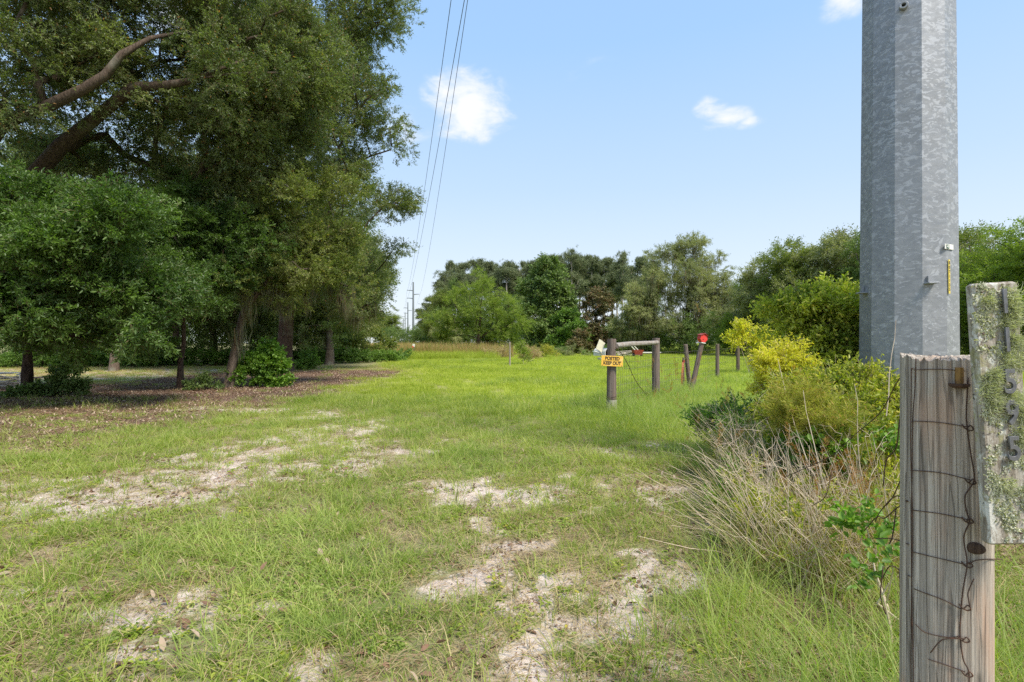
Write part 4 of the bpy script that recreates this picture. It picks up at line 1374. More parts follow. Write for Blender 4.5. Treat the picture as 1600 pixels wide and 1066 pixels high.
keep = clear(x, y) & (rng.uniform(size=len(x)) < (1 - .8 * sstep(s, .25, .6)) * sstep(cl, 0.5, 0.62))
ground_scatter('creeping_weeds', 'low creeping clover-like weeds in the near lawn', 'clover', M_GREENG, x[keep], y[keep], (.4, .9), 5)
# mown field
x, y = wedge(rng, 42000, 6.5, 60, p=0.2)
s, l, lu, f = ground_fields(x, y)
keep = clear(x, y) & (rng.uniform(size=len(x)) < f) & (x > -.235 * y - 4)
ground_scatter('meadow_grass', 'bright mown meadow grass filling the middle of the field', 'field', M_FIELD, x[keep], y[keep], rng.uniform(.6, 1.15, keep.sum()) * (0.8 + .012 * y[keep]), 6)
x, y = wedge(rng, 16000, 7, 55, p=.3)
s, l, lu, f = ground_fields(x, y)
keep = (rng.uniform(size=len(x)) < f * sstep(fbm(x, y, .35, 393, 4), .48, .64)) & (x > -.235 * y - 3)
ground_scatter('rough_field_grass', 'duller taller grass in patches across the mown field', 'field', M_GRASS, x[keep], y[keep], rng.uniform(.9, 1.7, keep.sum()), 66)
# strip behind the left trees: sunlight put in as straw-pale blades, plus shade grass
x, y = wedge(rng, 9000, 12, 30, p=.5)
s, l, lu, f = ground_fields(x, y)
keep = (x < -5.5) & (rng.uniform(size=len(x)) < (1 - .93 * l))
ground_scatter('sunlit_pale_grass', 'grass strip behind the left row of oaks, coloured straw-pale to look sunlit', 'field', M_DRY, x[keep][::2], y[keep][::2], (.5, .9), 7)
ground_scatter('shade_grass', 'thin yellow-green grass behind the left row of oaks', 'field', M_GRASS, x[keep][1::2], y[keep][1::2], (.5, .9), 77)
# leaf litter
x, y = wedge(rng, 21000, 5.0, 27, p=.5)
s, l, lu, f = ground_fields(x, y)
keep = (rng.uniform(size=len(x)) < l * 1.1) & (x < -3)
xx, yy = wedge(rng, 2600, 1.6, 7, p=.3)
s2, l2, lu2, f2 = ground_fields(xx, yy)
k2 = (rng.uniform(size=len(xx)) < .12 + .8 * l2)
ground_scatter('leaf_litter', 'brown fallen oak leaves under the left trees', 'flatleaf', M_LITTER, np.concatenate([x[keep], xx[k2]]), np.concatenate([y[keep], yy[k2]]), (.6, 1.1), 8, .05)
x, y = wedge(rng, 5200, 1.6, 8, p=.4)
ground_scatter('sand_debris', 'tiny brown leaf crumbs and bits of straw lying on the sand', 'flatleaf', M_LITTER, x, y, (.14, .4), 88, .05)
# long grass near the post, the sign post and along the fence
def blob(rng, n, cx, cy, rx, ry):
    return cx + rng.normal(size=n) * rx, cy + rng.normal(size=n) * ry


xs_, ys_ = [], []
for cx, cy, rx, ry, n in ((1.0, 1.75, .16, .18, 26), (1.42, 1.75, .12, .2, 14), (1.9, 2.1, .2, .25, 24), (1.35, 2.5, .28, .3, 26), (2.0, 10.2, .45, .4, 90), (3.5, 12.6, .9, .6, 120), (2.9, 9.0, .8, .9, 150), (4.6, 13.5, 1.2, 1.6, 200),
                          (6.5, 17, 1.8, 2.5, 220), (4.2, 8.5, .8, 1.4, 160), (2.2, 3.0, .5, .6, 60), (6.0, 9.0, 1.5, 2.0, 200), (2.4, 5.4, .5, .8, 60), (9.5, 22, 2.5, 4, 200)):
    a, b = blob(rng, n, cx, cy, rx, ry)
    xs_.append(a)
    ys_.append(b)
x, y = np.concatenate(xs_), np.concatenate(ys_)
k = clear(x, y) & (y > 1.55) & ~((np.abs(x) < .5) & (y < 2))
ground_scatter('long_grass', 'long arching green grass around the posts and along the fence', 'long', M_GREENG, x[k], y[k], (.5, 1.0), 9)
# tall brown grass in the lane, green weeds in front of it
x = rng.uniform(-1, 1, 2600)
y = 47 + rng.uniform(0, 1, 2600) ** 1.4 * 110
x = 4.75 - 0.2206 * y + x * (4 + .055 * y) - 1.0
ground_scatter('brown_lane_grass', 'tall brown seeding grass filling the power line lane', 'tall', M_BROWNG, x, y, rng.uniform(.7, 1.35, len(x)), 10)
x = rng.uniform(-14.5, -1.0, 900)
y = 41.5 + rng.uniform(0, 6, 900) + .25 * (x + 8)
ground_scatter('green_lane_weeds', 'tall green weeds edging the brown lane grass', 'tall', M_FIELD, x, y, rng.uniform(.3, .75, len(x)), 11)
x = rng.uniform(-13, -9.0, 60)
y = 42 + rng.uniform(0, 3, 60)
ground_scatter('dry_lane_weeds', 'patch of straw-coloured grass at the lane edge beside the oaks', 'tall', M_DRY, x, y, rng.uniform(.4, .75, len(x)), 12)
# far edge of the field
x = rng.uniform(-5, 40, 1800)
y = 62 + rng.uniform(0, 12, 1800)
ground_scatter('field_edge_weeds', 'rough green weeds along the far edge of the field', 'tall', M_FIELD, x, y, rng.uniform(.25, .7, len(x)), 13)


# ------------------------------------------------------------------ shrubs and brush
def shrub(name, blobs, label, fam, mat, n, base, sc=(.7, 1.2), seed=1, stems=9, stem_mat=None, clu=.16, cat='shrub', group=None, n_clu=None, up=.7, sr=0.008):
    rng = np.random.default_rng(seed)
    b = np.array([base[0], base[1], G(base[0], base[1])])
    e = empty(name, tuple(b), 0, label, cat, group)
    bl = [(q[0] - b[0], q[1] - b[1], q[2] - b[2], *q[3:]) for q in blobs]
    ctr, P, rot, scl = crown_points(bl, n_clu or max(12, n // 14), n, rng, clu, up, .45, sc, .04)
    scatter('foliage', fam, mat, P, rot, scl, e, seed, stem=stem_mat or M_STALK)
    mb = MB()
    for i in range(min(stems, len(ctr))):
        c = ctr[rng.integers(len(ctr))]
        foot = np.array([rng.normal() * .08, rng.normal() * .08, -.03]) + np.array([c[0], c[1], 0]) * .25
        mid = foot * .45 + c * .55 + rng.normal(size=3) * .04
        mb.tube([foot, foot * .7 + mid * .3 + np.array([0, 0, .05]), mid, c], [sr, sr * .85, sr * .6, sr * .3], 5)
    mb.build('stems', stem_mat or M_STALK, e)['kind'] = 'stuff'
    return e


shrub('evergreen_shrub', [B(1275, 520, 5.6, .36), B(1240, 535, 5.6, .26), B(1315, 505, 5.7, .28), B(1300, 550, 5.5, .34), B(1250, 495, 5.7, .18), B(1325, 545, 5.5, .22), B(1280, 480, 5.7, .16), B(1330, 500, 5.8, .18), B(1225, 500, 5.7, .13), B(1300, 465, 5.7, .09), B(1270, 590, 5.4, .3), B(1320, 590, 5.4, .25)],
      'rounded glossy shrub with yellow-green tips pressed against the steel pole', 'shrubtwig', M_SHRUBT, 1300, (3.35, 5.65), (.6, 1.1), 71, 16, M_BARKD, .11)
shrub('golden_shrub', [B(1222, 560, 4.9, .14), B(1205, 578, 4.9, .14), B(1240, 580, 4.9, .16), B(1215, 595, 4.8, .16), B(1255, 598, 4.8, .13), B(1195, 560, 5.0, .06)],
      'bright yellow-leaved shrub left of the rounded shrub', 'shrubtwig', M_YELLOW, 560, (2.62, 4.9), (.32, .58), 72, 10, None, .08)
shrub('leafy_shrub', [B(1300, 625, 4.5, .24), B(1350, 630, 4.4, .2), B(1385, 620, 4.4, .14), B(1265, 640, 4.5, .2), B(1330, 660, 4.3, .24), B(1380, 665, 4.3, .18), B(1230, 625, 4.6, .14), B(1240, 670, 4.4, .2), B(1395, 600, 4.5, .08), B(1290, 690, 4.2, .25), B(1360, 710, 4.2, .2)],
      'yellow-green leafy brush in front of the steel pole foot', 'shrubtwig', M_SHRUB, 1100, (2.95, 4.45), (.55, .95), 73, 16, None, .1)
shrub('dog_fennel', [B(1290, 650, 4.0, .16), B(1335, 640, 3.9, .16), B(1370, 640, 3.9, .12), B(1250, 660, 4.0, .16), B(1235, 650, 4.2, .12), B(1310, 700, 3.8, .2)],
      'feathery yellowish dog fennel among the dead stalks', 'fennel', M_FENNEL, 230, (2.5, 3.95), (.35, .7), 74, 8, None, .1)
shrub('sapling', [B(1160, 528, 23, .35), B(1180, 534, 23, .4), B(1150, 535, 23, .25), B(1195, 538, 23, .4), B(1170, 515, 23, .18)],
      'airy yellow-green sapling just behind the farthest fence posts', 'shrubtwig', M_YELLOW, 170, (10.8, 23), (1.6, 2.4), 75, 12, None, .22, sr=.02)
shrub('low_bramble', [B(1120, 665, 6.2, .2), B(1160, 690, 5.6, .22), B(1100, 650, 6.6, .15), B(1190, 640, 6, .2), B(1145, 640, 6.4, .15)],
      'low green bramble at the left end of the dead stalks', 'shrubtwig', M_BUSH, 200, (2.6, 5.9), (.5, .85), 76, 8, None, .1)
shrub('low_bramble', [B(1150, 785, 3.9, .10), B(1165, 770, 4.0, .09), B(1195, 795, 3.75, .08), B(1140, 770, 4.0, .07)],
      'small dark bramble clump on the sand in front of the dead stalks', 'shrubtwig', M_BUSH, 120, (1.75, 3.95), (.5, .8), 77, 5, None, .06)
shrub('low_bramble', [B(1370, 870, 2.5, .09), B(1395, 900, 2.4, .09), B(1405, 860, 2.4, .06), B(1350, 840, 2.7, .07)],
      'broad-leaved green vine at the foot of the number board post', 'bigleaf', M_BUSH, 9, (1.85, 2.5), (.22, .38), 78, 4, None, .06)
shrub('vine_tangle', [B(1300, 720, 3.8, .18), B(1360, 730, 3.7, .16), B(1250, 720, 4.0, .16), B(1340, 690, 4.0, .16), B(1200, 700, 4.4, .16)],
      'dark green vine leaves tangled behind the dead stalks', 'bigleaf', M_BUSH, 90, (2.4, 3.95), (.25, .45), 79, 6, None, .12)
shrub('lawn_weed', [B(1185, 825, 3.45, .05), B(1200, 835, 3.4, .05), B(1170, 838, 3.4, .04)],
      'small bright green leafy weed standing alone before the brush', 'shrubtwig', M_WEED, 36, (1.63, 3.45), (.6, 1.0), 80, 4, None, .03, cat='weed')
# bushes under the left trees
bx, by, _ = gp(405, 597, 16.6)
shrub('leafy_bush', [B(405, 560, 16.6, .55), B(385, 580, 16.4, .45), B(425, 575, 16.5, .5), B(400, 595, 16.4, .45), B(395, 548, 16.6, .35), B(430, 590, 16.4, .4)],
      'round bright green bush at the foot of the leaning oak', 'bigleaf', M_BUSH, 380, (bx, by), (.45, .75), 81, 14, M_BARKD, .22, cat='bush', sr=.015)
shrub('leafy_bush', [B(85, 600, 13.6, .28), B(110, 592, 13.7, .22), B(60, 612, 13.4, .26), B(20, 612, 13.3, .3), B(35, 622, 13.2, .25), B(120, 605, 13.5, .15)],
      'dark broad-leaved bush around the leftmost thin trunk', 'bigleaf', M_FARG, 230, ((70 - 800) / 800 * 13.5, 13.5), (.4, .65), 82, 10, M_BARKD, .14, cat='bush')
shrub('leafy_bush', [B(315, 597, 15.2, .22), B(300, 606, 15.1, .18), B(335, 605, 15.3, .18)],
      'knee-high dark bush right of the slim young oak', 'bigleaf', M_FARG, 70, ((315 - 800) / 800 * 15.2, 15.2), (.35, .5), 83, 6, M_BARKD, .12, cat='bush')
shrub('leafy_bush', [B(480, 570, 27, .5), B(500, 562, 27.5, .5), B(468, 576, 26.5, .35)],
      'pale green bush right of the dark-trunked oak', 'bigleaf', M_FARV, 120, ((482 - 800) / 800 * 27, 27), (.5, .8), 84, 6, M_BARKD, .25, cat='bush')
shrub('leafy_bush', [B(555, 545, 41, 1.0), B(575, 540, 42, 1.1), B(540, 548, 40, .8), B(600, 545, 44, .9)],
      'bush with pale flowers where the left wood meets the lane', 'bigleaf', M_OAKY, 260, ((565 - 800) / 800 * 41.5, 41.5), (.8, 1.3), 85, 6, M_BARKD, .5, cat='bush', sr=.02)
# field-side items
shrub('sapling', [B(818, 552, 33, .16), B(815, 545, 33, .12), B(820, 560, 33, .22), B(816, 539, 33, .08)],
      'thin light green sapling beside the lone post in the field', 'shrubtwig', M_FARL, 70, (.72, 33), (1.2, 1.8), 86, 5, None, .12, cat='sapling')
for i, (px, py, d, r, mt, lb) in enumerate(((775, 553, 46, .5, M_DRY, 'greyish dry weed heap left of the lone field post'), (850, 553, 47, .75, M_FENNEL, 'dull green weed heap right of the thin sapling'), (895, 549, 52, .8, M_FARM, 'long grey-green weed heap before the rusty magnolia'),
                                         (935, 547, 55, .9, M_FARV, 'green weed heap left of the keep-out sign'), (830, 556, 43, .35, M_DRY, 'small straw-coloured weed heap behind the thin sapling'), (870, 545, 56, .8, M_FARV, 'fresh green weed heap below the vine mound'))):
    x = (px - 800) / 800 * d
    shrub('weed_heap', [(x - r, d, .35, (r * 1.2, .8, .4)), (x + r, d + .5, .35, (r * 1.2, .8, .45)), (x, d, .5, (r, .7, .5))], lb, 'fartwig', mt, 170, (x, d), (.7, 1.1), 90 + i, 3, None, .35, cat='weed heap', group='weed heaps along the far side of the field', up=.5)


def stalks():
    rng = np.random.default_rng(5)
    mb = []
    nv = 0
    V, F = [], []

    def one(p0, p1, r, sag=0.06):
        nonlocal nv
        p0, p1 = np.array(p0), np.array(p1)
        L = np.linalg.norm(p1 - p0)
        t = np.linspace(0, 1, 6)[:, None]
        pts = p0 * (1 - t) + p1 * t
        pts[:, 2] += np.sin(t[:, 0] * np.pi) * sag * L * rng.normal()
        pts[:, 0] += np.sin(t[:, 0] * np.pi) * sag * L * rng.normal()
        pts += np.vstack([np.zeros(3), rng.normal(size=(4, 3)) * .006, np.zeros(3)])
        v, f = tube(pts, r * np.linspace(1, .35, 6), 4, False)
        V.append(v)
        F.extend([tuple(q + nv for q in ff) for ff in f])
        nv += len(v)
        return pts
    for i in range(1350):
        d = rng.uniform(2.9, 6.2)
        px = rng.uniform(1190, 1425) - (d - 3) * 14
        x = (px - 800) / 800 * d
        if x < 1.55:
            continue
        L = rng.uniform(.35, 1.0)
        a = rng.normal() * .40 - .36         # lean towards the left
        tip = (x + math.sin(a) * L, d + rng.normal() * .18 * L, G(x, d) + math.cos(a) * L * rng.uniform(.75, 1))
        pts = one((x, d, G(x, d)), tip, rng.uniform(.0018, .0040), .018)
        for k in range(rng.integers(0, 4)):
            b = pts[rng.integers(2, 6)]
            q = b + np.array([rng.normal() * .10 - .03, rng.normal() * .08, abs(rng.normal()) * .10])
            one(b, q, .0014)
    for i in range(30):                         # fallen ones lying out over the sand
        d = rng.uniform(3.0, 4.6)
        x = rng.uniform(1.5, 2.5)
        L = rng.uniform(.4, 1.0)
        one((x, d, .03 + G(x, d)), (x - L * .93, d + rng.normal() * .2, rng.uniform(.05, .45)), rng.uniform(.002, .004), .03)
    for p in (((1395, 905, 3.0), (1090, 705, 3.9)), ((1330, 860, 3.1), (1215, 560, 4.4)), ((1385, 650, 3.6), (1400, 500, 3.7)), ((1350, 760, 3.5), (1335, 600, 3.6)), ((1300, 800, 3.4), (1255, 610, 3.8))):
        one(wp(*p[0]), wp(*p[1]), .0045, .02)
    o = obj('dead_stalks', mesh_from('dead_stalks', V and np.concatenate(V), F, [M_STALK]))
    tag(o, 'tangle of dead tan weed stalks leaning left beside the number board post', None, None, 'stuff')


stalks()
rg = np.random.default_rng(33)
n = 300
d_ = rg.uniform(3.0, 6.4, n)
x_ = (rg.uniform(1170, 1430, n) - (d_ - 3) * 14 - 800) / 800 * d_
kk = clear(x_, d_) & (x_ > 1.5)
d2_ = rg.uniform(3.0, 6.4, 700)
x2_ = (rg.uniform(1165, 1430, 700) - (d2_ - 3) * 14 - 800) / 800 * d2_
k3 = clear(x2_, d2_) & (x2_ > 1.45)
ground_scatter('brush_straw', 'straw-coloured dead grass filling the brush between the stalks', 'long', M_DRY, x2_[k3], d2_[k3], (.5, 1.15), 36, .25)
ground_scatter('brush_grass', 'long straggling grass growing up through the dead stalks', 'long', M_GRASS, x_[kk], d_[kk], (.5, 1.1), 34, .2)
n = 420
d_ = rg.uniform(3.0, 6.2, n)
x_ = (rg.uniform(1150, 1430, n) - (d_ - 3) * 14 - 800) / 800 * d_
kk = clear(x_, d_) & (x_ > 1.5)
P = np.stack([x_[kk], d_[kk], rg.uniform(.04, .42, kk.sum())], -1)
o = scatter('brush_leaves', 'shrubtwig', M_SHRUB, P, np.stack([rg.normal(size=len(P)) * .4, -rg.uniform(.2, 1.3, len(P)), rg.uniform(0, 6.28, len(P))], -1), rg.uniform(.4, .8, len(P)), None, 35)
tag(o, 'yellow-green leafy weeds growing up through the dead stalks')
# rusty dry flower heads and fennel specks in the brush
rr = np.random.default_rng(17)
P = []
for px, py, d, n, s in ((1290, 770, 3.6, 26, .16), (1330, 800, 3.4, 18, .12), (1130, 655, 6.0, 22, .22), (1245, 770, 3.8, 16, .14), (1210, 690, 4.4, 14, .2), (1060, 600, 12, 26, .5), (1045, 615, 11, 20, .4), (1250, 640, 4.6, 12, .15)):
    c = np.array(wp(px, py, d))
    P.append(c + rr.normal(size=(n, 3)) * s)
P = np.concatenate(P)
P[:, 2] = np.maximum(P[:, 2], .05)
o = scatter('dry_flower_heads', 'fennel', M_RUST, P, np.stack([rr.normal(size=len(P)) * .5, rr.normal(size=len(P)) * .5, rr.uniform(0, 6, len(P))], -1), rr.uniform(.2, .45, len(P)), None, 18)
tag(o, 'rust-coloured dry seed heads scattered through the brush')


# ------------------------------------------------------------------ steel pole line
LX, LY = 3.74, 4.85                 # the near pole; the line runs towards x = 4.75 - 0.2206 y
LSL = -0.2245


def pole_shaft(h, r0, r1, n=12, rot=0.0, segs=8, lip=0.0):
    V, F = [], []
    for i in range(segs + 1):
        t = i / segs
        r = r0 + (r1 - r0) * t
        for j in range(n):
            a = rot + 2 * math.pi * j / n
            V.append((math.cos(a) * r, math.sin(a) * r, -0.4 + (h + .4) * t))
    for i in range(segs):
        for j in range(n):
            k = (j + 1) % n
            F.append((i * n + j, i * n + k, (i + 1) * n + k, (i + 1) * n + j))
    F.append(tuple(segs * n + j for j in range(n)))
    return V, F


near = empty('transmission_pole', (LX, LY, G(LX, LY)), 0, 'huge galvanised steel utility pole rising behind the number board', 'utility pole')
PR0, PR1, PH = 0.398, 0.225, 21.8
ROT = R(9)
V, F = pole_shaft(PH, PR0, PR1, 12, ROT, 10)
obj('shaft', mesh_from('shaft', V, F, [M_GALV]), near)


def on_pole(px, py, off=0.0):
    """point on the near pole's surface seen at a pixel, local to the pole, plus outward angle"""
    o = np.array([0, 0, EYE])
    d = np.array(px_dir(px, py))
    for s in np.linspace(3.0, 7.5, 4000):
        p = o + d * s
        r = PR0 + (PR1 - PR0) * (p[2] / PH)
        q = p[:2] - np.array([LX, LY])
        ang = math.atan2(q[1], q[0])
        # distance to the 12-gon face
        k = 2 * math.pi / 12
        a2 = (ang - ROT) % k - k / 2
        rf = r * math.cos(k / 2) / math.cos(a2)
        if np.hypot(*q) <= rf + off:
            face = ROT + (math.floor((ang - ROT) / k) + .5) * k
            return np.array([q[0], q[1], p[2]]), face
    return None


for px, py in ((1352, 457), (1452, 442)):
    r_ = on_pole(px, py)
    if r_ is None:
        r_ = on_pole(px + 6, py)
    p, fa = r_
    mb = MB()
    mb.box((0.03, 0, 0), (.07, .085, .012), None, .003)
    mb.box((0.012, -.018, .035), (.02, .012, .06), None, .002)
    mb.build('step_bracket', M_GALV, near, loc=tuple(p), rot=(0, 0, fa))
p, fa = on_pole(1412, 10)
n = 16
V, F = [], []
for (r, z) in ((.030, 0), (.034, .008), (.034, .035), (.030, .04), (.018, .04), (.016, .03), (.016, 0.004)):
    for j in range(n):
        a = 2 * math.pi * j / n
        V.append((z, math.cos(a) * r, math.sin(a) * r))
for i in range(6):
    for j in range(n):
        F.append((i * n + j, i * n + (j + 1) % n, (i + 1) * n + (j + 1) % n, (i + 1) * n + j))
obj('threaded_socket', mesh_from('threaded_socket', V, F, [M_GALV], smooth=False), near, tuple(p), (0, 0, fa))
MB().tube([(0.004, 0, 0), (0.006, 0, 0)], .0155, 14).build('socket_hole', M_BLACK, near, loc=tuple(p), rot=(0, 0, fa))


def text(body, size, mat, parent, loc, rot, extrude=0.0008, name='lettering', bold=0.0, ax='CENTER', bevel=0.0, sx=1.0):
    c = bpy.data.curves.new(name, 'FONT')
    c.body = body
    c.size = size
    c.extrude = extrude
    c.offset = bold
    c.bevel_depth = bevel
    c.align_x = ax
    c.align_y = 'CENTER'
    c.materials.append(mat)
    o = bpy.data.objects.new(name, c)
    COL.objects.link(o)
    o.parent = parent
    o.location = loc
    o.rotation_euler = rot
    o.scale = (sx, 1, 1)
    return o


def face_rot(fa):
    """rotation that stands text upright facing outward along angle fa"""
    return (R(90), 0, fa + R(90))


# white tag with green square
p, fa = on_pole(1482, 385)
plate = empty('tag_plate_holder', tuple(p), 0)
bpy.data.objects.remove(plate)
mb = MB().box((0.004, 0, 0), (.006, .13, .048), None, .0025)
tg = mb.build('identification_tag', M_WHITE, near, loc=tuple(p), rot=(0, 0, fa))
tg['label'] = 'white oval tag with a small green square'
MB().box((.0085, -.026, 0), (.002, .042, .034), None, 0).build('green_square', M_GTAG, tg)
text('40', .030, M_WHITE, tg, (.0100, -.026, 0), face_rot(0), .0004, 'tag_number', .0008)
# yellow number strip
p0, fa = on_pole(1481, 405)
p1, fa1 = on_pole(1482, 458)
mid = (p0 + p1) / 2
L = np.linalg.norm(p1 - p0)
st = MB().box((0.004, 0, 0), (.004, .022, L), None, 0).build('number_strip', M_YTAG, near, loc=tuple(mid + np.array([math.cos(fa), math.sin(fa), 0]) * .004), rot=(0, R(-0.5), fa))
st['label'] = 'narrow yellow strip of black digits'
for i, ch in enumerate('8071135'):
    text(ch, .040, M_INK, st, (.0065, 0, L / 2 - .03 - i * (L - .05) / 6.4), face_rot(0), .0003, 'digit', .0012, sx=.8)
# arms high above the frame on the near pole, and the distant poles
def arms(parent, H, left, right, armr):
    for (dx, z, n_) in left + right:
        MB().tube([(0, 0, z - .15), (dx * .5, 0, z - .03), (dx, 0, z)], [armr * 1.3, armr, armr * .7], 8).build('crossarm', M_GALVF, parent)
        ins = MB()
        for k in range(4):
            ins.tube([(dx, 0, z - .05 - k * .12), (dx, 0, z - .09 - k * .12)], [.09, .05], 8)
        ins.build('insulator', M_WHITE, parent)


arms(near, PH, [(-2.24, 19.9 + .5, 0), (-1.74, 18.6 + .5, 0)], [(-1.74, 21.7 - .05, 0)], .07)
far = [(170, 'nearest of the distant steel power poles, tallest in the lane'), (255, 'second distant steel power pole, thinner behind the first'), (340, 'third distant steel power pole'), (425, 'fourth distant steel power pole, small in the gap'), (510, 'farthest steel power pole at the end of the lane')]
proto = None
for d, lb in far:
    x = 3.74 + (d - 4.85) * LSL + .55
    if proto is None:
        e = empty('transmission_pole', (x, d, G(x, d)), 0, lb, 'utility pole', 'steel power poles down the lane')
        V, F = pole_shaft(21.6, .44, .24, 12, 0, 4)
        obj('shaft', mesh_from('shaft', V, F, [M_GALVF]), e)
        arms(e, 21, [(-2.1, 18.9, 0), (-2.1, 16.3, 0)], [(2.1, 17.6, 0)], .13)
        proto = e
        PX1, PY1 = x, d
    else:
        e = proto.copy()
        COL.objects.link(e)
        e['label'] = lb
        e.location = (x, d, G(x, d))
        for ch in list(proto.children):
            c = ch.copy()
            COL.objects.link(c)
            c.parent = e


def cable(p0, p1, sag, r, label, k=60):
    p0, p1 = np.array(p0), np.array(p1)
    t = np.linspace(0, 1, k) ** 1.3
    P = p0[None] * (1 - t[:, None]) + p1[None] * t[:, None]
    P[:, 2] -= 4 * sag * t * (1 - t)
    c = P[0].copy()
    V, F = tube(P - c, r, 5, True)
    o = obj('power_line', mesh_from('power_line', V, F, [M_CABLE], smooth=True), None, tuple(c))
    tag(o, label, 'power line', 'power lines above the lane')


ins = .45
cable((LX - 2.24, LY, 19.9), (PX1 - 2.1, PY1, 18.9 - ins), 3.09, .018, 'leftmost cable between the near and first distant pole')
cable((LX - 1.74, LY, 18.6), (PX1 - 2.1, PY1, 16.3 - ins), 2.6, .018, 'middle cable, ending at the lowest left crossarm')
cable((LX - 1.74, LY, 21.7 - .45), (PX1 + 2.1, PY1, 17.6 - ins), 3.26, .018, 'rightmost cable, ending at the single right crossarm')
xs2 = [3.74 + (d - 4.85) * LSL + .55 for d, _ in far]
for i in range(1):
    for dx, z, nm in ((-2.1, 18.9, 'upper left'), (-2.1, 16.3, 'lower left'), (2.1, 17.6, 'right')):
        cable((xs2[i] + dx, far[i][0], z - ins), (xs2[i + 1] + dx, far[i + 1][0], z - ins), 1.6, .018, f'{nm} cable between the first and second distant poles', 14)

# pale rounded concrete lump at the pole's foot
r5 = np.random.default_rng(3)
V, F = [], []
n = 18
prof = [(0.0, .245), (.10, .24), (.19, .215), (.25, .17), (.275, .10), (.285, 0.0), (.285, -.1)]
for i, (r, z) in enumerate(prof):
    for j in range(n):
        a = 2 * math.pi * j / n
        k = 1 + .05 * math.sin(3 * a + 1) + .02 * r5.normal()
        V.append((math.cos(a) * max(r, .005) * k * 1.0, math.sin(a) * max(r, .005) * k * .8, z + .004 * r5.normal()))
for i in range(len(prof) - 1):
    for j in range(n):
        F.append((i * n + j, (i + 1) * n + j, (i + 1) * n + (j + 1) % n, i * n + (j + 1) % n))
bx, by = 2.98, 4.05
o = obj('concrete_lump', mesh_from('concrete_lump', V, F, [M_CONC], smooth=True), None, (bx + .05, by, G(bx, by)))
tag(o, 'pale rounded concrete lump in the weeds left of the number board post', 'concrete block')


# ------------------------------------------------------------------ posts
def log_mesh(h, r0, r1, n=20, segs=16, rough=.03, seed=0, flat=0.0, sup=2.0, below=.25, topchip=.01, groove=0.0):
    rng = np.random.default_rng(seed)
    gv = rng.normal(size=n) * groove
    gv = gv - groove * 2.5 * (rng.uniform(size=n) < .06)
    V, F = [], []
    ph = rng.uniform(0, 6.28, 6)
    for i in range(segs + 1):
        t = i / segs
        z = -below + (h + below) * t
        r = r0 + (r1 - r0) * t
        for j in range(n):
            a = 2 * math.pi * j / n
            k = 1 + rough * (math.sin(3 * a + ph[0] + z) + .6 * math.sin(7 * a + ph[1]) + .4 * math.sin(13 * a + ph[2] + 2 * z)) * .5
            k += gv[j] * (.6 + .4 * math.sin(z * 5 + j))
            if sup != 2.0:
                c, s = abs(math.cos(a)), abs(math.sin(a))
                k *= 1 / ((c ** sup + s ** sup) ** (1 / sup))
            zz = z + (topchip * math.sin(2 * a + ph[3]) + topchip * .6 * rng.normal() if i == segs else 0)
            V.append((math.cos(a) * r * k, math.sin(a) * r * k, zz))
    for i in range(segs):
        for j in range(n):
            k = (j + 1) % n
            F.append((i * n + j, i * n + k, (i + 1) * n + k, (i + 1) * n + j))
    b = len(V)
    base = segs * n
    for j in range(n):          # slightly sunken, worn top
        v = V[base + j]
        V.append((v[0] * .8, v[1] * .8, h + topchip * .4 * rng.normal() + .003))
    V.append((0, 0, h))
    for j in range(n):
        k = (j + 1) % n
        F.append((base + j, base + k, b + k, b + j))
        F.append((b + j, b + k, b + n))
    return V, F


def fence_post(px, d, ytop, w, mat, label, lean=(0, 0), name='fence_post', seed=0, group='wooden fence posts', sup=2.0):
    x = (px - 800) / 800 * d
    g = G(x, d)
    h = EYE - (ytop - 536) / 800 * d - g
    V, F = log_mesh(h, w / 2, w / 2 * .93, 18, 12, .06, seed, sup=sup)
    o = obj(name, mesh_from(name, V, F, [mat], smooth=False), None, (x, d, g), (R(lean[0]), R(lean[1]), seed * .7))
    tag(o, label, 'fence post', group)
    return o, x, d, h


# near gate post with number board
GX, GY = 1.150, 1.36
gate = empty('gate_post', (GX, GY, G(GX, GY)), 0, 'thick weathered near fence post wrapped in rusty wire', 'fence post')
V, F = log_mesh(1.392, .0960, .0940, 110, 60, .018, 4, sup=3.0, below=.1, topchip=.006, groove=.009)
po = obj('post', mesh_from('post', V, F, [M_POST]), gate, (0, 0, 0), (0, 0, R(-37)))


def on_post(px, py, lift=.003):
    """point in front of the near post's surface at a pixel (world)"""
    o = np.array([0, 0, EYE])
    d = np.array(px_dir(px, py))
    ca, sa = math.cos(R(37)), math.sin(R(37))
    for s in np.linspace(1.2, 2.6, 2800):
        p = o + d * s
        q = p[:2] - np.array([GX, GY])
        lx, ly = q[0] * ca - q[1] * sa, q[0] * sa + q[1] * ca
        v = (abs(lx) ** 3.0 + abs(ly) ** 3.0) ** (1 / 3.0)
        if v <= .0955 + lift:
            return p
    # off the silhouette: stay at the closest approach
    t = (GX * d[0] + GY * d[1]) / (d[0] ** 2 + d[1] ** 2)
    return o + d * t


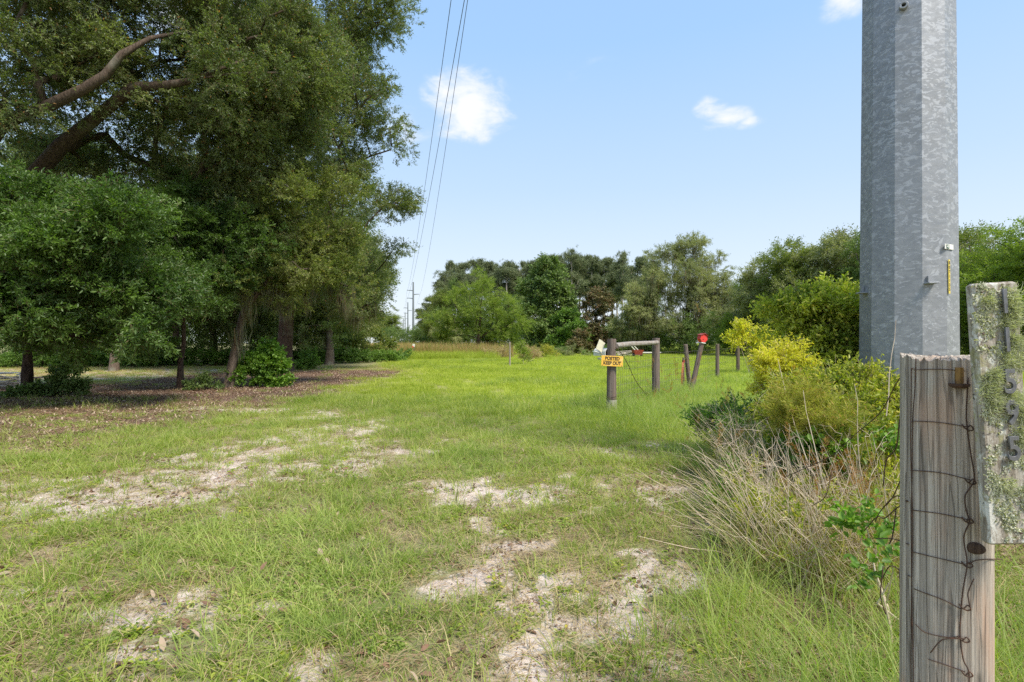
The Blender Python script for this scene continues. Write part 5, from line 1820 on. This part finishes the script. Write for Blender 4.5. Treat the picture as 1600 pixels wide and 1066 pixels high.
def wire_px(name, pts, r, parent, label=None, mat=None, lift=.003, sub=6):
    """wire laid on the post through pixel points; a third number gives a free depth instead"""
    P = []
    for p in pts:
        P.append(np.array(wp(*p)) if len(p) == 3 else on_post(p[0], p[1], lift))
    P = np.array(P)
    # Catmull-Rom
    Q = np.concatenate([[2 * P[0] - P[1]], P, [2 * P[-1] - P[-2]]])
    out = []
    for i in range(1, len(Q) - 2):
        for k in range(sub):
            t = k / sub
            a, b, c, d = Q[i - 1], Q[i], Q[i + 1], Q[i + 2]
            out.append(.5 * ((2 * b) + (-a + c) * t + (2 * a - 5 * b + 4 * c - d) * t * t + (-a + 3 * b - 3 * c + d) * t ** 3))
    out.append(P[-1])
    out = np.array(out)
    V, F = tube(out - (np.array(parent.location) if parent else 0), r, 6, True)
    o = obj(name, mesh_from(name, V, F, [mat or M_RUSTW], smooth=True), parent)
    if label:
        o['label'] = label
    return o


wf = empty('woven_wire', (GX - .1, GY - .1, G(GX, GY)), 0, 'rusty woven fence wire wrapped round the near post and sagging into the brush', 'fence wire')
rows = [((1428, 578), (1470, 577), (1508, 580)), ((1425, 658), (1465, 660), (1512, 667)), ((1424, 735), (1470, 739), (1516, 750)), ((1424, 797), (1470, 803), (1512, 812)),
        ((1424, 862), (1465, 872), (1508, 882)), ((1428, 920), (1440, 925), (1475, 938), (1502, 952)), ((1430, 975), (1445, 988), (1480, 996), (1502, 994)), ((1450, 1030), (1480, 1040), (1508, 1050))]
for rw in rows:
    wire_px('strand', rw, .0011, wf)
wire_px('strand', ((1431, 560), (1430, 600), (1426, 660), (1425, 740), (1424, 800), (1424, 870), (1425, 960), (1427, 1040), (1427, 1100)), .0012, wf)
wire_px('strand', ((1424, 575), (1423, 700), (1426, 820), (1424, 930), (1423, 1100)), .0011, wf)
wire_px('strand', ((1513, 590), (1510, 640), (1511, 668), (1517, 710), (1522, 750), (1508, 775), (1511, 802), (1515, 815), (1506, 840), (1511, 880), (1505, 920), (1502, 950), (1500, 990), (1505, 1030), (1514, 1052), (1512, 1100)), .0015, wf, lift=.005)
for (a, b) in ((1512, 667), (1516, 751), (1512, 812), (1511, 881), (1508, 948), (1506, 998), (1511, 1052)):       # twisted knots
    wire_px('wire_knot', ((a - 9, b - 4), (a - 3, b + 3), (a + 4, b - 2), (a + 9, b + 4), (a + 3, b + 6), (a - 5, b + 2)), .0016, wf, lift=.006, sub=4)
wire_px('strand', ((1508, 998), (1480, 998), (1468, 1003), (1454, 1020)), .0014, wf, 'loose bent end of wire', lift=.010)
wire_px('strand', ((1517, 954), (1514, 940), (1513, 925), (1522, 904)), .0013, wf, lift=.008)
wire_px('strand', ((1514, 882), (1524, 876), (1545, 874), (1565, 874)), .0012, wf, lift=.004)
# loops hanging to the left of the post
for pts in (((1426, 576), (1418, 577, 1.40), (1400, 600, 1.5), (1375, 645, 1.7), (1335, 680, 1.9), (1300, 712, 2.1), (1262, 730, 2.3), (1228, 745, 2.5)),
            ((1418, 577, 1.40), (1415, 610, 1.45), (1406, 655, 1.5), (1400, 700, 1.55), (1385, 720, 1.6), (1380, 760, 1.65)),
            ((1426, 660), (1406, 656, 1.5), (1411, 690, 1.48), (1415, 722, 1.44), (1412, 760, 1.44), (1414, 790, 1.44), (1416, 880, 1.44), (1418, 980, 1.44)),
            ((1424, 735), (1410, 745, 1.5), (1396, 775, 1.6), (1385, 790, 1.7)), ((1418, 783), (1400, 795, 1.5), (1382, 810, 1.6), (1370, 808, 1.7), (1350, 830, 1.8)),
            ((1418, 783), (1398, 776, 1.5), (1375, 800, 1.6), (1368, 815, 1.7)), ((1400, 796, 1.5), (1395, 835, 1.5), (1390, 850, 1.5)), ((1418, 850), (1395, 842, 1.55), (1370, 842, 1.7)),
            ((1420, 900), (1405, 890, 1.55), (1390, 885, 1.6), (1378, 905, 1.7)), ((1405, 890, 1.55), (1408, 930, 1.55), (1414, 970, 1.5)), ((1380, 885, 1.6), (1376, 930, 1.6), (1384, 960, 1.6)),
            ((1300, 735, 2.2), (1290, 775, 2.2), (1270, 790, 2.3))):
    wire_px('strand', pts, .0017, wf)
# hinge pin
pp = on_post(1499, 592, .004)
ho = empty('hinge_pintle_tmp', (0, 0, 0))
bpy.data.objects.remove(ho)
loc = tuple(pp - np.array([GX, GY, G(GX, GY)]))
mb = MB()
mb.tube([(0, 0, -.012), (0, 0, .028)], .0085, 12)
hp = mb.build('hinge_pin', M_BRASS, gate, smooth=False, loc=loc)
mb = MB()
mb.tube([(0, 0, -.012), (0, 0, -.018), (0, 0, -.023)], [.021, .020, .012], 14)
mb.build('rusty_collar', M_RUSTW, hp)
# knot and a split in the wood
pk = on_post(1523, 857, .001)
nrm = math.atan2(-GY, -GX)
V, F = [], []
for i, (r, z) in enumerate(((.019, -.003), (.017, .0015), (.012, .003), (.006, .0035), (.0005, .003))):
    for j in range(16):
        a = 2 * math.pi * j / 16
        V.append((z, math.cos(a) * r * 1.1, math.sin(a) * r * .8))
for i in range(4):
    for j in range(16):
        F.append((i * 16 + j, i * 16 + (j + 1) % 16, (i + 1) * 16 + (j + 1) % 16, (i + 1) * 16 + j))
M_KNOT = wood_mat('dark_knot_wood', (0.05, 0.03, 0.022), (0.13, 0.085, 0.06), (.1, .06, .04), 0, 2.0, .3)
obj('knot', mesh_from('knot', V, F, [M_KNOT], smooth=True), gate, tuple(pk - np.array([GX, GY, G(GX, GY)])), (0, 0, nrm))
# the number board
BD = 1.20
b0, b1 = np.array(wp(1549, 442, BD)), np.array(wp(1573, 848, BD))
c = (b0 + b1) / 2
L = np.linalg.norm(b0 - b1)
tilt = math.atan2(b1[0] - b0[0], b0[2] - b1[2])
board = empty('house_number_board', tuple(c), 0, 'lichen-crusted vertical board carrying the house number 11595', 'number board')
board.rotation_euler = (0, tilt * -1, R(-4))
W_, T_ = .100, .026


def board_mat():
    m, t = new_mat('lichen_board')
    ob = t.new('ShaderNodeTexCoord').outputs['Object']
    g = t.noise(t.mapping(ob, scale=(60, 60, 4)), 1.5, 5, .65, .6)
    c_ = t.mix(t.step(g, .32, .68), (.20, .165, .125), (.47, .43, .37))
    w = t.noise(t.mapping(ob, scale=(1, 1, .45)), 34, 5, .7, .5)
    c_ = t.mix(t.step(w, .50, .60, 0, .85), c_, (.64, .635, .58))
    y_ = t.noise(ob, 16, 5, .7, .4)
    c_ = t.mix(t.step(y_, .53, .64, 0, .75), c_, (.30, .29, .13))
    k = t.noise(ob, 75, 5, .75, .5)
    c_ = t.mix(t.step(k, .585, .65, 0, .9), c_, (.055, .045, .035))
    sp = t.new('ShaderNodeSeparateXYZ', {0: t.new('ShaderNodeNewGeometry').outputs['Normal']})
    h = t.math('ADD', t.math('MULTIPLY', w, .8), t.math('MULTIPLY', k, -.6))
    b = t.new('ShaderNodeBump', {'Strength': .9, 'Distance': .004, 'Height': h})
    p = t.new('ShaderNodeBsdfPrincipled', {'Base Color': c_, 'Roughness': .95, 'Specular IOR Level': .15, 'Normal': b})
    finish(t, p.outputs[0])
    return m


M_BOARD = board_mat()
mb = MB().box((0, 0, 0), (W_, T_, L), None, .005)
mb.build('plank', M_BOARD, board)
z_px = lambda py: (645 - py) / 800 * BD
digs = (('1', 474, .062), ('1', 533, .062), ('5', 597, .062), ('9', 645, .062), ('5', 700, .062))
for ch, py, sz in digs:
    text(ch, .078, M_DIGIT, board, (.010, -T_ / 2 - .0085, z_px(py)), (R(90), 0, 0), .0022, 'digit', .0006, bevel=.0008, sx=.78)
# nails
for (xx, py) in ((-.032, 455), (-.035, 520), (.02, 830)):
    MB().tube([(xx, -T_ / 2 + .001, z_px(py)), (xx, -T_ / 2 - .002, z_px(py))], .003, 8).build('nail', M_RUSTW, board)


def tpl_lichen(r, n=110, rad=.012):
    b = r.normal(size=(n, 3)) * rad * np.array([.55, .2, .55])
    d = unit(b + r.normal(size=(n, 3)) * .012 + np.array([0, -.012, 0]))
    t = np.linspace(0, 1, 4)
    L_ = r.uniform(.006, .016, n)
    pts = b[:, None] + d[:, None] * (L_[:, None] * t)[:, :, None] + np.cumsum(r.normal(size=(n, 4, 3)) * .0009, 1)
    V, F = cat_mesh([ribbons(pts, np.tile([.0012, .0011, .0008, .0003], (n, 1)), unit(np.cross(d, r.normal(size=(n, 3)))))])
    return V, F, np.zeros(len(F), int)


def tpl_foliose(r, n=26, rad=.010):
    b = r.normal(size=(n, 3)) * rad * np.array([.7, .05, .7])
    d = r.normal(size=(n, 3)) * np.array([1, .4, 1]) + np.array([0, -.5, 0])
    V, F = leaves(b, d, np.array([0, -1.0, 0]) + r.normal(size=(n, 3)) * .6, r.uniform(.003, .008, n), r.uniform(.003, .006, n), six=True)
    return V, F, np.zeros(len(F), int)


family('lichen', tpl_lichen, 4)
family('foliose', tpl_foliose, 4)
M_LICH = leaf_mat('beard_lichen', (.36, .37, .25), (.54, .54, .40), (.5, .5, .35), .1, .25, .9, 20, .05)
M_FOL = leaf_mat('leafy_lichen', (.42, .42, .33), (.64, .63, .53), (.3, .3, .15), .1, .2, .9, 30, .05)
r9 = np.random.default_rng(9)
pts, sc_ = [], []
for px, py, n, s in ((1580, 480, 16, .010), (1575, 505, 8, .008), (1583, 540, 12, .009), (1578, 560, 8, .008), (1553, 592, 14, .008), (1546, 605, 8, .006), (1586, 626, 12, .009), (1556, 625, 8, .006), (1596, 650, 8, .006), (1592, 680, 8, .008), (1546, 470, 4, .004), (1560, 760, 3, .01), (1600, 760, 3, .008)):
    for k in range(n):
        a = (px - 1568 - (py - 645) * .056) / 800 * BD
        pts.append((a + r9.normal() * s, -T_ / 2 - .001, z_px(py) + r9.normal() * s))
        sc_.append(r9.uniform(.6, 1.2))
pts = np.array(pts)
pts[:, 0] = np.clip(pts[:, 0], -W_ / 2 + .008, W_ / 2 - .006)
scatter('beard_lichen', 'lichen', M_LICH, pts, np.stack([np.zeros(len(pts)), r9.uniform(0, 6.28, len(pts)), np.zeros(len(pts))], -1), np.array(sc_), board, 9)
n = 330
pts = np.stack([r9.uniform(-W_ / 2 + .004, W_ / 2 - .004, n), np.full(n, -T_ / 2 - .0005), r9.uniform(-L / 2 + .01, L / 2 - .01, n)], -1)
kp = fbm(pts[:, 0], pts[:, 2], 28, 7, 3) > .46
pts = pts[kp]
scatter('leafy_lichen', 'foliose', M_FOL, pts, np.stack([np.zeros(len(pts)), r9.uniform(0, 6.28, len(pts)), np.zeros(len(pts))], -1), r9.uniform(.5, 1.1, len(pts)), board, 10)

# ------------------------------------------------------------------ fence behind the gap
sp, sx, sdp, sh = fence_post(955.5, 10.2, 530, .195, M_POSTD, 'thick dark post carrying the orange keep-out sign', (0, .3), seed=1)
p2, x2, d2, h2 = fence_post(1025, 12.9, 529, .20, M_POSTD, 'thick post at the right end of the grey top rail', (0, .2), seed=2)
# pale foot band on the sign post
MB().tube([(0, 0, -.05), (0, 0, .22), (0, 0, .28)], [.102, .103, .101], 18, False).build('bleached_foot', M_RAIL, sp)
for z in (.30, .34):
    MB().tube([(math.cos(a) * .104, math.sin(a) * .104, z + .006 * math.sin(3 * a)) for a in np.linspace(0, 6.3, 22)], .0035, 5, False).build('binding_wire', M_RUSTW, sp)
rp0 = np.array(wp(962, 541, 10.15))
rp1 = np.array(wp(1027, 534.5, 12.75))
t = np.linspace(0, 1, 9)[:, None]
P = rp0 * (1 - t) + rp1 * t
P[:, 2] += .012 * np.sin(t[:, 0] * 5)
V, F = tube(P - rp0, np.linspace(.058, .050, 9), 12, True, .03, 3)
o = obj('top_rail', mesh_from('top_rail', V, F, [M_RAIL]), None, tuple(rp0))
tag(o, 'grey round pole laid between the keep-out post and its neighbour', 'fence rail')
rest = [(1072, 538.5, 15.0, .13, (0, -5.5), 'leaning post left of the birdhouse post, tilted left', 1078), (1092, 537, 14.0, .14, (0, 12.5), 'post tilted right with the red birdhouse on top', 1079),
        (1120, 538, 20.0, .15, (0, 0), 'upright post right of the birdhouse post', 1121), (1152.5, 538, 24.5, .17, (0, 0), 'upright post before the airy yellow-green sapling', 1153), (1172.5, 539, 29.0, .18, (0, 0), 'upright fence post second from the far end', 1173),
        (1190, 540, 33.5, .2, (0, 0), 'farthest fence post, half hidden by the yellow shrub', 1190)]
posts = []
for i, (pt, yt, d, w, ln, lb, pb) in enumerate(rest):
    x = (pb - 800) / 800 * d
    g = G(x, d)
    h = EYE - (yt - 536) / 800 * d - g
    hl = h / math.cos(R(ln[1]))
    V, F = log_mesh(hl, w / 2, w / 2 * .9, 14, 10, .07, 20 + i)
    o = obj('fence_post', mesh_from('fence_post', V, F, [M_POSTD]), None, (x, d, g), (0, R(ln[1]), 0))
    tag(o, lb, 'fence post', 'wooden fence posts')
    posts.append((x, d, h, ln[1], hl))
bpy.context.view_layer.update()
# short orange marker post
d = 15.2
x = (1067.5 - 800) / 800 * d
mk = empty('marker_post', (x, d, G(x, d)), 0, 'short orange and white marker post left of the leaning fence post', 'marker post')
MB().box((-.035, 0, .40), (.055, .02, .84), (0, R(3), 0), .004).build('orange_strip', M_ORMARK, mk)
V, F = log_mesh(.95, .035, .03, 10, 6, .05, 5, below=.1)
obj('stake', mesh_from('stake', V, F, [M_POSTD]), mk, (.015, .03, 0))
MB().tube([(.015, .03, .80), (.015, .03, .88)], [.042, .040], 10).build('red_band', M_DRED, mk)
# birdhouse
x, d, h, ln, hl = posts[1]
tx = x + math.sin(R(ln)) * hl
bh = empty('birdhouse', (tx, d, G(x, d) + h + .0), 0, 'red hexagonal birdhouse on the tilted fence post', 'birdhouse')
bh.rotation_euler = (0, R(8), R(12))
bh.scale = (.74, .74, .74)
n = 7
def prism(mb, n, r, y0, y1, cz, rot=0, sx=1.0):
    V = []
    for yy in (y0, y1):
        for j in range(n):
            a = 2 * math.pi * j / n + rot
            V.append((math.cos(a) * r * sx, yy, cz + math.sin(a) * r))
    F = [tuple(range(n)), tuple(reversed(range(n, 2 * n)))]
    for j in range(n):
        k = (j + 1) % n
        F.append((j, j + n, k + n, k))
    mb.add(V, F)
    return mb
prism(MB(), 7, .165, -.11, .11, .20, R(90), .92).build('body', M_RED, bh)
mb = MB()
a0 = R(90)
for j in range(2):
    a1, a2 = a0 + j * R(51.4), a0 + (j - 1) * R(51.4)
    p1 = np.array([math.cos(a1) * .165 * .92, 0, .20 + math.sin(a1) * .165])
    p2 = np.array([math.cos(a2) * .165 * .92, 0, .20 + math.sin(a2) * .165])
    m_ = (p1 + p2) / 2
    dn = (m_ - np.array([0, 0, .20]))
    dn /= np.linalg.norm(dn)
    ang = math.atan2(p2[2] - p1[2], p2[0] - p1[0])
    mb.box(tuple(m_ + dn * .012), (.185, .30, .014), (0, -ang, 0), .003)
mb.build('roof', M_DRED, bh)
MB().tube([(-.03, -.112, .15), (-.03, -.116, .15)], .018, 14).build('entrance_hole', M_BLACK, bh)
MB().box((0, 0, .022), (.17, .24, .03), None, .004).build('base_board', M_WHITE, bh)
# sign
s = empty('keep_out_sign', (*wp(956.5, 564.3, 10.06),), 0, 'orange sign reading POSTED KEEP OUT nailed to the thick post', 'sign')
s.rotation_euler = (0, R(3), 0)
MB().box((0, 0, 0), (.425, .006, .205), None, .002).build('panel', M_ORANGE, s)
text('POSTED', .088, M_INK, s, (0, -.0045, .048), (R(90), 0, 0), .0005, 'lettering', .0035, sx=.90)
text('KEEP OUT', .088, M_INK, s, (0, -.0045, -.045), (R(90), 0, 0), .0005, 'lettering', .0035, sx=.86)
MB().box((0, -.0036, .003), (.36, .001, .005)).build('printed_rule', M_INK, s)
for xx in (-.19, .19):
    MB().tube([(xx, -.003, -.085), (xx, -.006, -.085)], .008, 8).build('nail_head', M_RUSTW, s)
# white mailbox-like container behind the sign post
mbx = empty('open_mailbox', (*wp(944, 556, 10.35),), R(24), 'weathered white mailbox hanging open on the left of the keep-out post', 'mailbox')
mb = MB()
Vv, Ff = [], []
nn = 16
prof = []
for k in range(nn + 1):
    a = math.pi * k / nn
    prof.append((math.cos(a) * .085, .07 + math.sin(a) * .085))
prof = [(.085, 0)] + prof + [(-.085, 0)]
for yy in (-.16, .26):
    for sgn, off in ((1, 0), (0, .008)):
        for (a, b) in prof:
            kx = 1 - off / .085
            Vv.append((a * kx, yy, (b - .07) * kx + .07 if b > .01 else b + off))
m_ = len(prof)
def strip(i0, i1, flip=False):
    for j in range(m_):
        k = (j + 1) % m_
        f = (i0 * m_ + j, i0 * m_ + k, i1 * m_ + k, i1 * m_ + j)
        Ff.append(f if not flip else tuple(reversed(f)))
strip(0, 2, True); strip(1, 3); strip(0, 1); strip(2, 3, True)
Ff.append(tuple(3 * m_ + j for j in range(m_)))
mb.add(Vv, Ff).build('box_body', M_WHITE, mbx)
MB().box((-.12, -.05, .20), (.16, .012, .23), (R(-12), R(32), 0), .003).build('door_flap', M_CREAM, mbx)
MB().box((-.17, -.02, .07), (.20, .08, .014), (0, R(12), 0), .003).build('side_slat', M_WHITE, mbx)
MB().box((-.06, -.02, -.05), (.15, .12, .035), (0, R(-6), 0), .004).build('mount_board', M_CREAM, mbx)
# field mesh between the posts
def fence_panel(pa, pb, zt, label, rows_=8, gap=.16, seed=0, sagx=0.0):
    rng = np.random.default_rng(seed)
    a, b = np.array(pa), np.array(pb)
    L = np.linalg.norm(b - a)
    e = empty('wire_fence', (a[0], a[1], G(a[0], a[1])), math.atan2(b[1] - a[1], b[0] - a[0]), label, 'wire fence', 'woven wire fence panels')
    zs = np.linspace(.08, zt, rows_)
    dz = G(b[0], b[1]) - G(a[0], a[1])
    ph = rng.uniform(0, 6)
    wob = lambda u, z: .03 * math.sin(3 * u + ph + z)
    for z in zs:
        k = max(4, int(L / .6))
        P = [(L * i / k, wob(L * i / k, z), z + dz * i / k + (.012 * rng.normal() if 0 < i < k else 0) - sagx * 4 * (i / k) * (1 - i / k)) for i in range(k + 1)]
        MB().tube(P, .0034, 3, False).build('line_wire', M_WIREG, e)
    nst = min(int(L / gap), 60)
    vm = None
    for i in range(1, nst):
        u = L * i / nst
        f = u / L
        P = [(u + .012 * rng.normal(), wob(u, z), z + dz * f - sagx * 4 * f * (1 - f)) for z in zs]
        MB().tube(P, .0028, 3, False).build('stay_wire', M_WIREG, e)
    return e


pts_ = [(sx, sdp), (x2, d2), (posts[0][0], posts[0][1]), (posts[2][0], posts[2][1]), (posts[3][0], posts[3][1]), (posts[4][0], posts[4][1]), (posts[5][0], posts[5][1])]
fl = ['woven wire between the keep-out post and the next post, under the grey rail', 'woven wire from the end of the grey rail to the leaning posts', 'woven wire between the leaning posts and the next upright post', 'woven wire between the first two upright posts right of the birdhouse',
      'woven wire behind the airy sapling', 'farthest woven wire panel behind the yellow shrub']
for i in range(len(pts_) - 1):
    fence_panel(pts_[i], pts_[i + 1], 1.15, fl[i], 8 if i < 3 else 5, .16 if i < 2 else .3, i)
# loose cable drooping from the sign post
P = np.array([wp(962, 543, 10.1), wp(968, 548, 10.2), wp(980, 566, 10.5), wp(990, 590, 10.9), wp(1000, 605, 11.4), wp(1012, 619, 12.0)])
tt = np.linspace(0, len(P) - 1, 30)
P = np.stack([np.interp(tt, range(len(P)), P[:, k]) for k in range(3)], -1)
for _ in range(3):
    P[1:-1] = (P[:-2] + P[1:-1] * 2 + P[2:]) / 4
V, F = tube(P - P[0], .007, 6)
o = obj('loose_cable', mesh_from('loose_cable', V, F, [M_RUSTW], smooth=True), None, tuple(P[0]))
tag(o, 'dark loose cable drooping from the keep-out post down into the grass', 'cable')
# top strand towards the far posts
x, d, h, ln, hl = posts[2]
# ------------------------------------------------------------------ small things in the field
x, d = (796.5 - 800) / 800 * 31, 31
V, F = log_mesh(EYE - (534 - 536) / 800 * 31, .055, .05, 10, 6, .05, 40)
o = obj('wooden_post', mesh_from('wooden_post', V, F, [M_RAIL]), None, (x, d, G(x, d)))
tag(o, 'lone slim wooden post standing in the open field', 'post')
d = 46
x = (646.5 - 800) / 800 * d
e = empty('marker_stake', (x, d, G(x, d)), 0, 'thin stake with a small white and red marker before the lane grass', 'marker stake')
MB().tube([(0, 0, -.1), (0, 0, .6), (.02, 0, 1.25)], .03, 8).build('stake', M_POSTD, e)
MB().box((0, -.04, 1.2), (.22, .02, .26), (0, R(8), 0), .004).build('white_plate', M_WHITE, e)
MB().box((-.07, -.056, 1.08), (.12, .01, .12), (0, R(8), 0), .002).build('red_plate', M_RED, e)
# red cart and pale debris far behind the rail
d = 50
x = (996 - 800) / 800 * d
e = empty('garden_cart', (x, d, G(x, d)), R(10), 'small dark red cart with two white bars sticking up, far beyond the grey rail', 'cart')
mb = MB()
V = [(-.35, -.25, .25), (.35, -.25, .25), (.35, .25, .25), (-.35, .25, .25), (-.5, -.38, .75), (.5, -.38, .75), (.5, .38, .75), (-.5, .38, .75), (-.44, -.32, .75), (.44, -.32, .75), (.44, .32, .75), (-.44, .32, .75), (-.3, -.2, .32), (.3, -.2, .32), (.3, .2, .32), (-.3, .2, .32)]
F = [(3, 2, 1, 0), (0, 1, 5, 4), (1, 2, 6, 5), (2, 3, 7, 6), (3, 0, 4, 7), (4, 5, 9, 8), (5, 6, 10, 9), (6, 7, 11, 10), (7, 4, 8, 11), (8, 9, 13, 12), (9, 10, 14, 13), (10, 11, 15, 14), (11, 8, 12, 15), (12, 13, 14, 15)]
mb.add(V, F).build('tub', M_DRED, e)
for s_ in (-1, 1):
    MB().tube([(s_ * .16 - .1, -.3, .6), (s_ * .16 - .75, -.3, 1.25)], .045, 8).build('handle_bar', M_WHITE, e)
    w_ = MB()
    w_.tube([(s_ * .36, 0, .22), (s_ * .44, 0, .22)], .22, 16)
    w_.build('wheel', M_BLACK, e)
d = 52
x = (975 - 800) / 800 * d
e = empty('board_pile', (x, d, G(x, d)), 0, 'low pile of pale weathered boards behind the keep-out post', 'board pile')
rb = np.random.default_rng(8)
M_PALE = plain_mat('bleached_board', (.52, .46, .38), .85, 0, .5, (.3, .22, .16), 4)
for k in range(10):
    MB().box((rb.normal() * .5, rb.normal() * .25, .08 + k * .055), (rb.uniform(1.2, 2.6), .16, .05), (0, rb.normal() * .08, rb.normal() * .5), .006).build('board', M_PALE, e)
MB().box((2.9, 1.5, .42), (2.6, .14, .10), (0, 0, .05), .01).build('white_plank', M_WHITE, e)
for xx in (1.9, 3.9):
    MB().box((xx, 1.5, .17), (.12, .12, .40)).build('plank_support', M_PALE, e)
# debris at the far left
d = 15.6
x = (18 - 800) / 800 * d
e = empty('debris_pile', (x, d, G(x, d)), 0, 'pale heap of cut branches and a board half hidden behind the leftmost trunk', 'debris pile')
for k in range(22):
    a = rb.normal() * .5
    c = np.array([rb.normal() * .35, rb.normal() * .15, .06 + .42 * rb.uniform()])
    v = np.array([math.cos(a), rb.normal() * .3, math.sin(a) * .4]) * rb.uniform(.2, .5)
    MB().tube([c - v, c + v * .1 + rb.normal(size=3) * .02, c + v], [.022, .025, .015], 6).build('cut_branch', M_PALE, e)
MB().box((-.1, -.1, .50), (1.2, .05, .035), None, .004).build('white_rail', M_WHITE, e)
MB().box((.95, 0, .36), (.55, .30, .05), (0, R(-4), 0), .006).build('grey_board', M_RAIL, e)
for xx in (.75, 1.15):
    MB().tube([(xx, 0, 0), (xx, 0, .34)], .03, 7).build('support_leg', M_PALE, e)
for xx in (-.55, .35):
    MB().tube([(xx, -.1, 0), (xx, -.1, .485)], .022, 7).build('support_leg', M_WHITE, e)
# bare twigs sticking up out of the lawn
rt_ = np.random.default_rng(4)
for px, py, hh, lb in ((873, 950, .10, 'short dark twig standing upright in the near sand patch'), (713, 780, .12, 'thin dark twig standing in the lawn left of the small sand patch'), (726, 795, .12, 'bent dark twig beside the small sand patch'), (741, 730, .10, 'little dark twig standing in the grass behind the sand patches')):
    x, d, g = gp(px, py)
    V, F = tube([(0, 0, -.01), (rt_.normal() * .004, 0, hh * .5), (rt_.normal() * .02, 0, hh)], [.003, .0025, .0015], 6)
    tag(obj('twig', mesh_from('twig', V, F, [M_BARKD]), None, (x, d, g)), lb, 'twig')
# fallen white limb behind the left trees
x, d, g = gp(325, 580, 25)
V, F = tube([(0, 0, .1), (.8, .2, .14), (1.7, 0, .12), (2.6, .3, .22)], [.05, .045, .035, .02], 7)
tag(obj('fallen_branch', mesh_from('fallen_branch', V, F, [M_PALE]), None, (x, d + 2, g)), 'bleached fallen branch lying at the edge of the vines behind the leaning oak', 'branch')
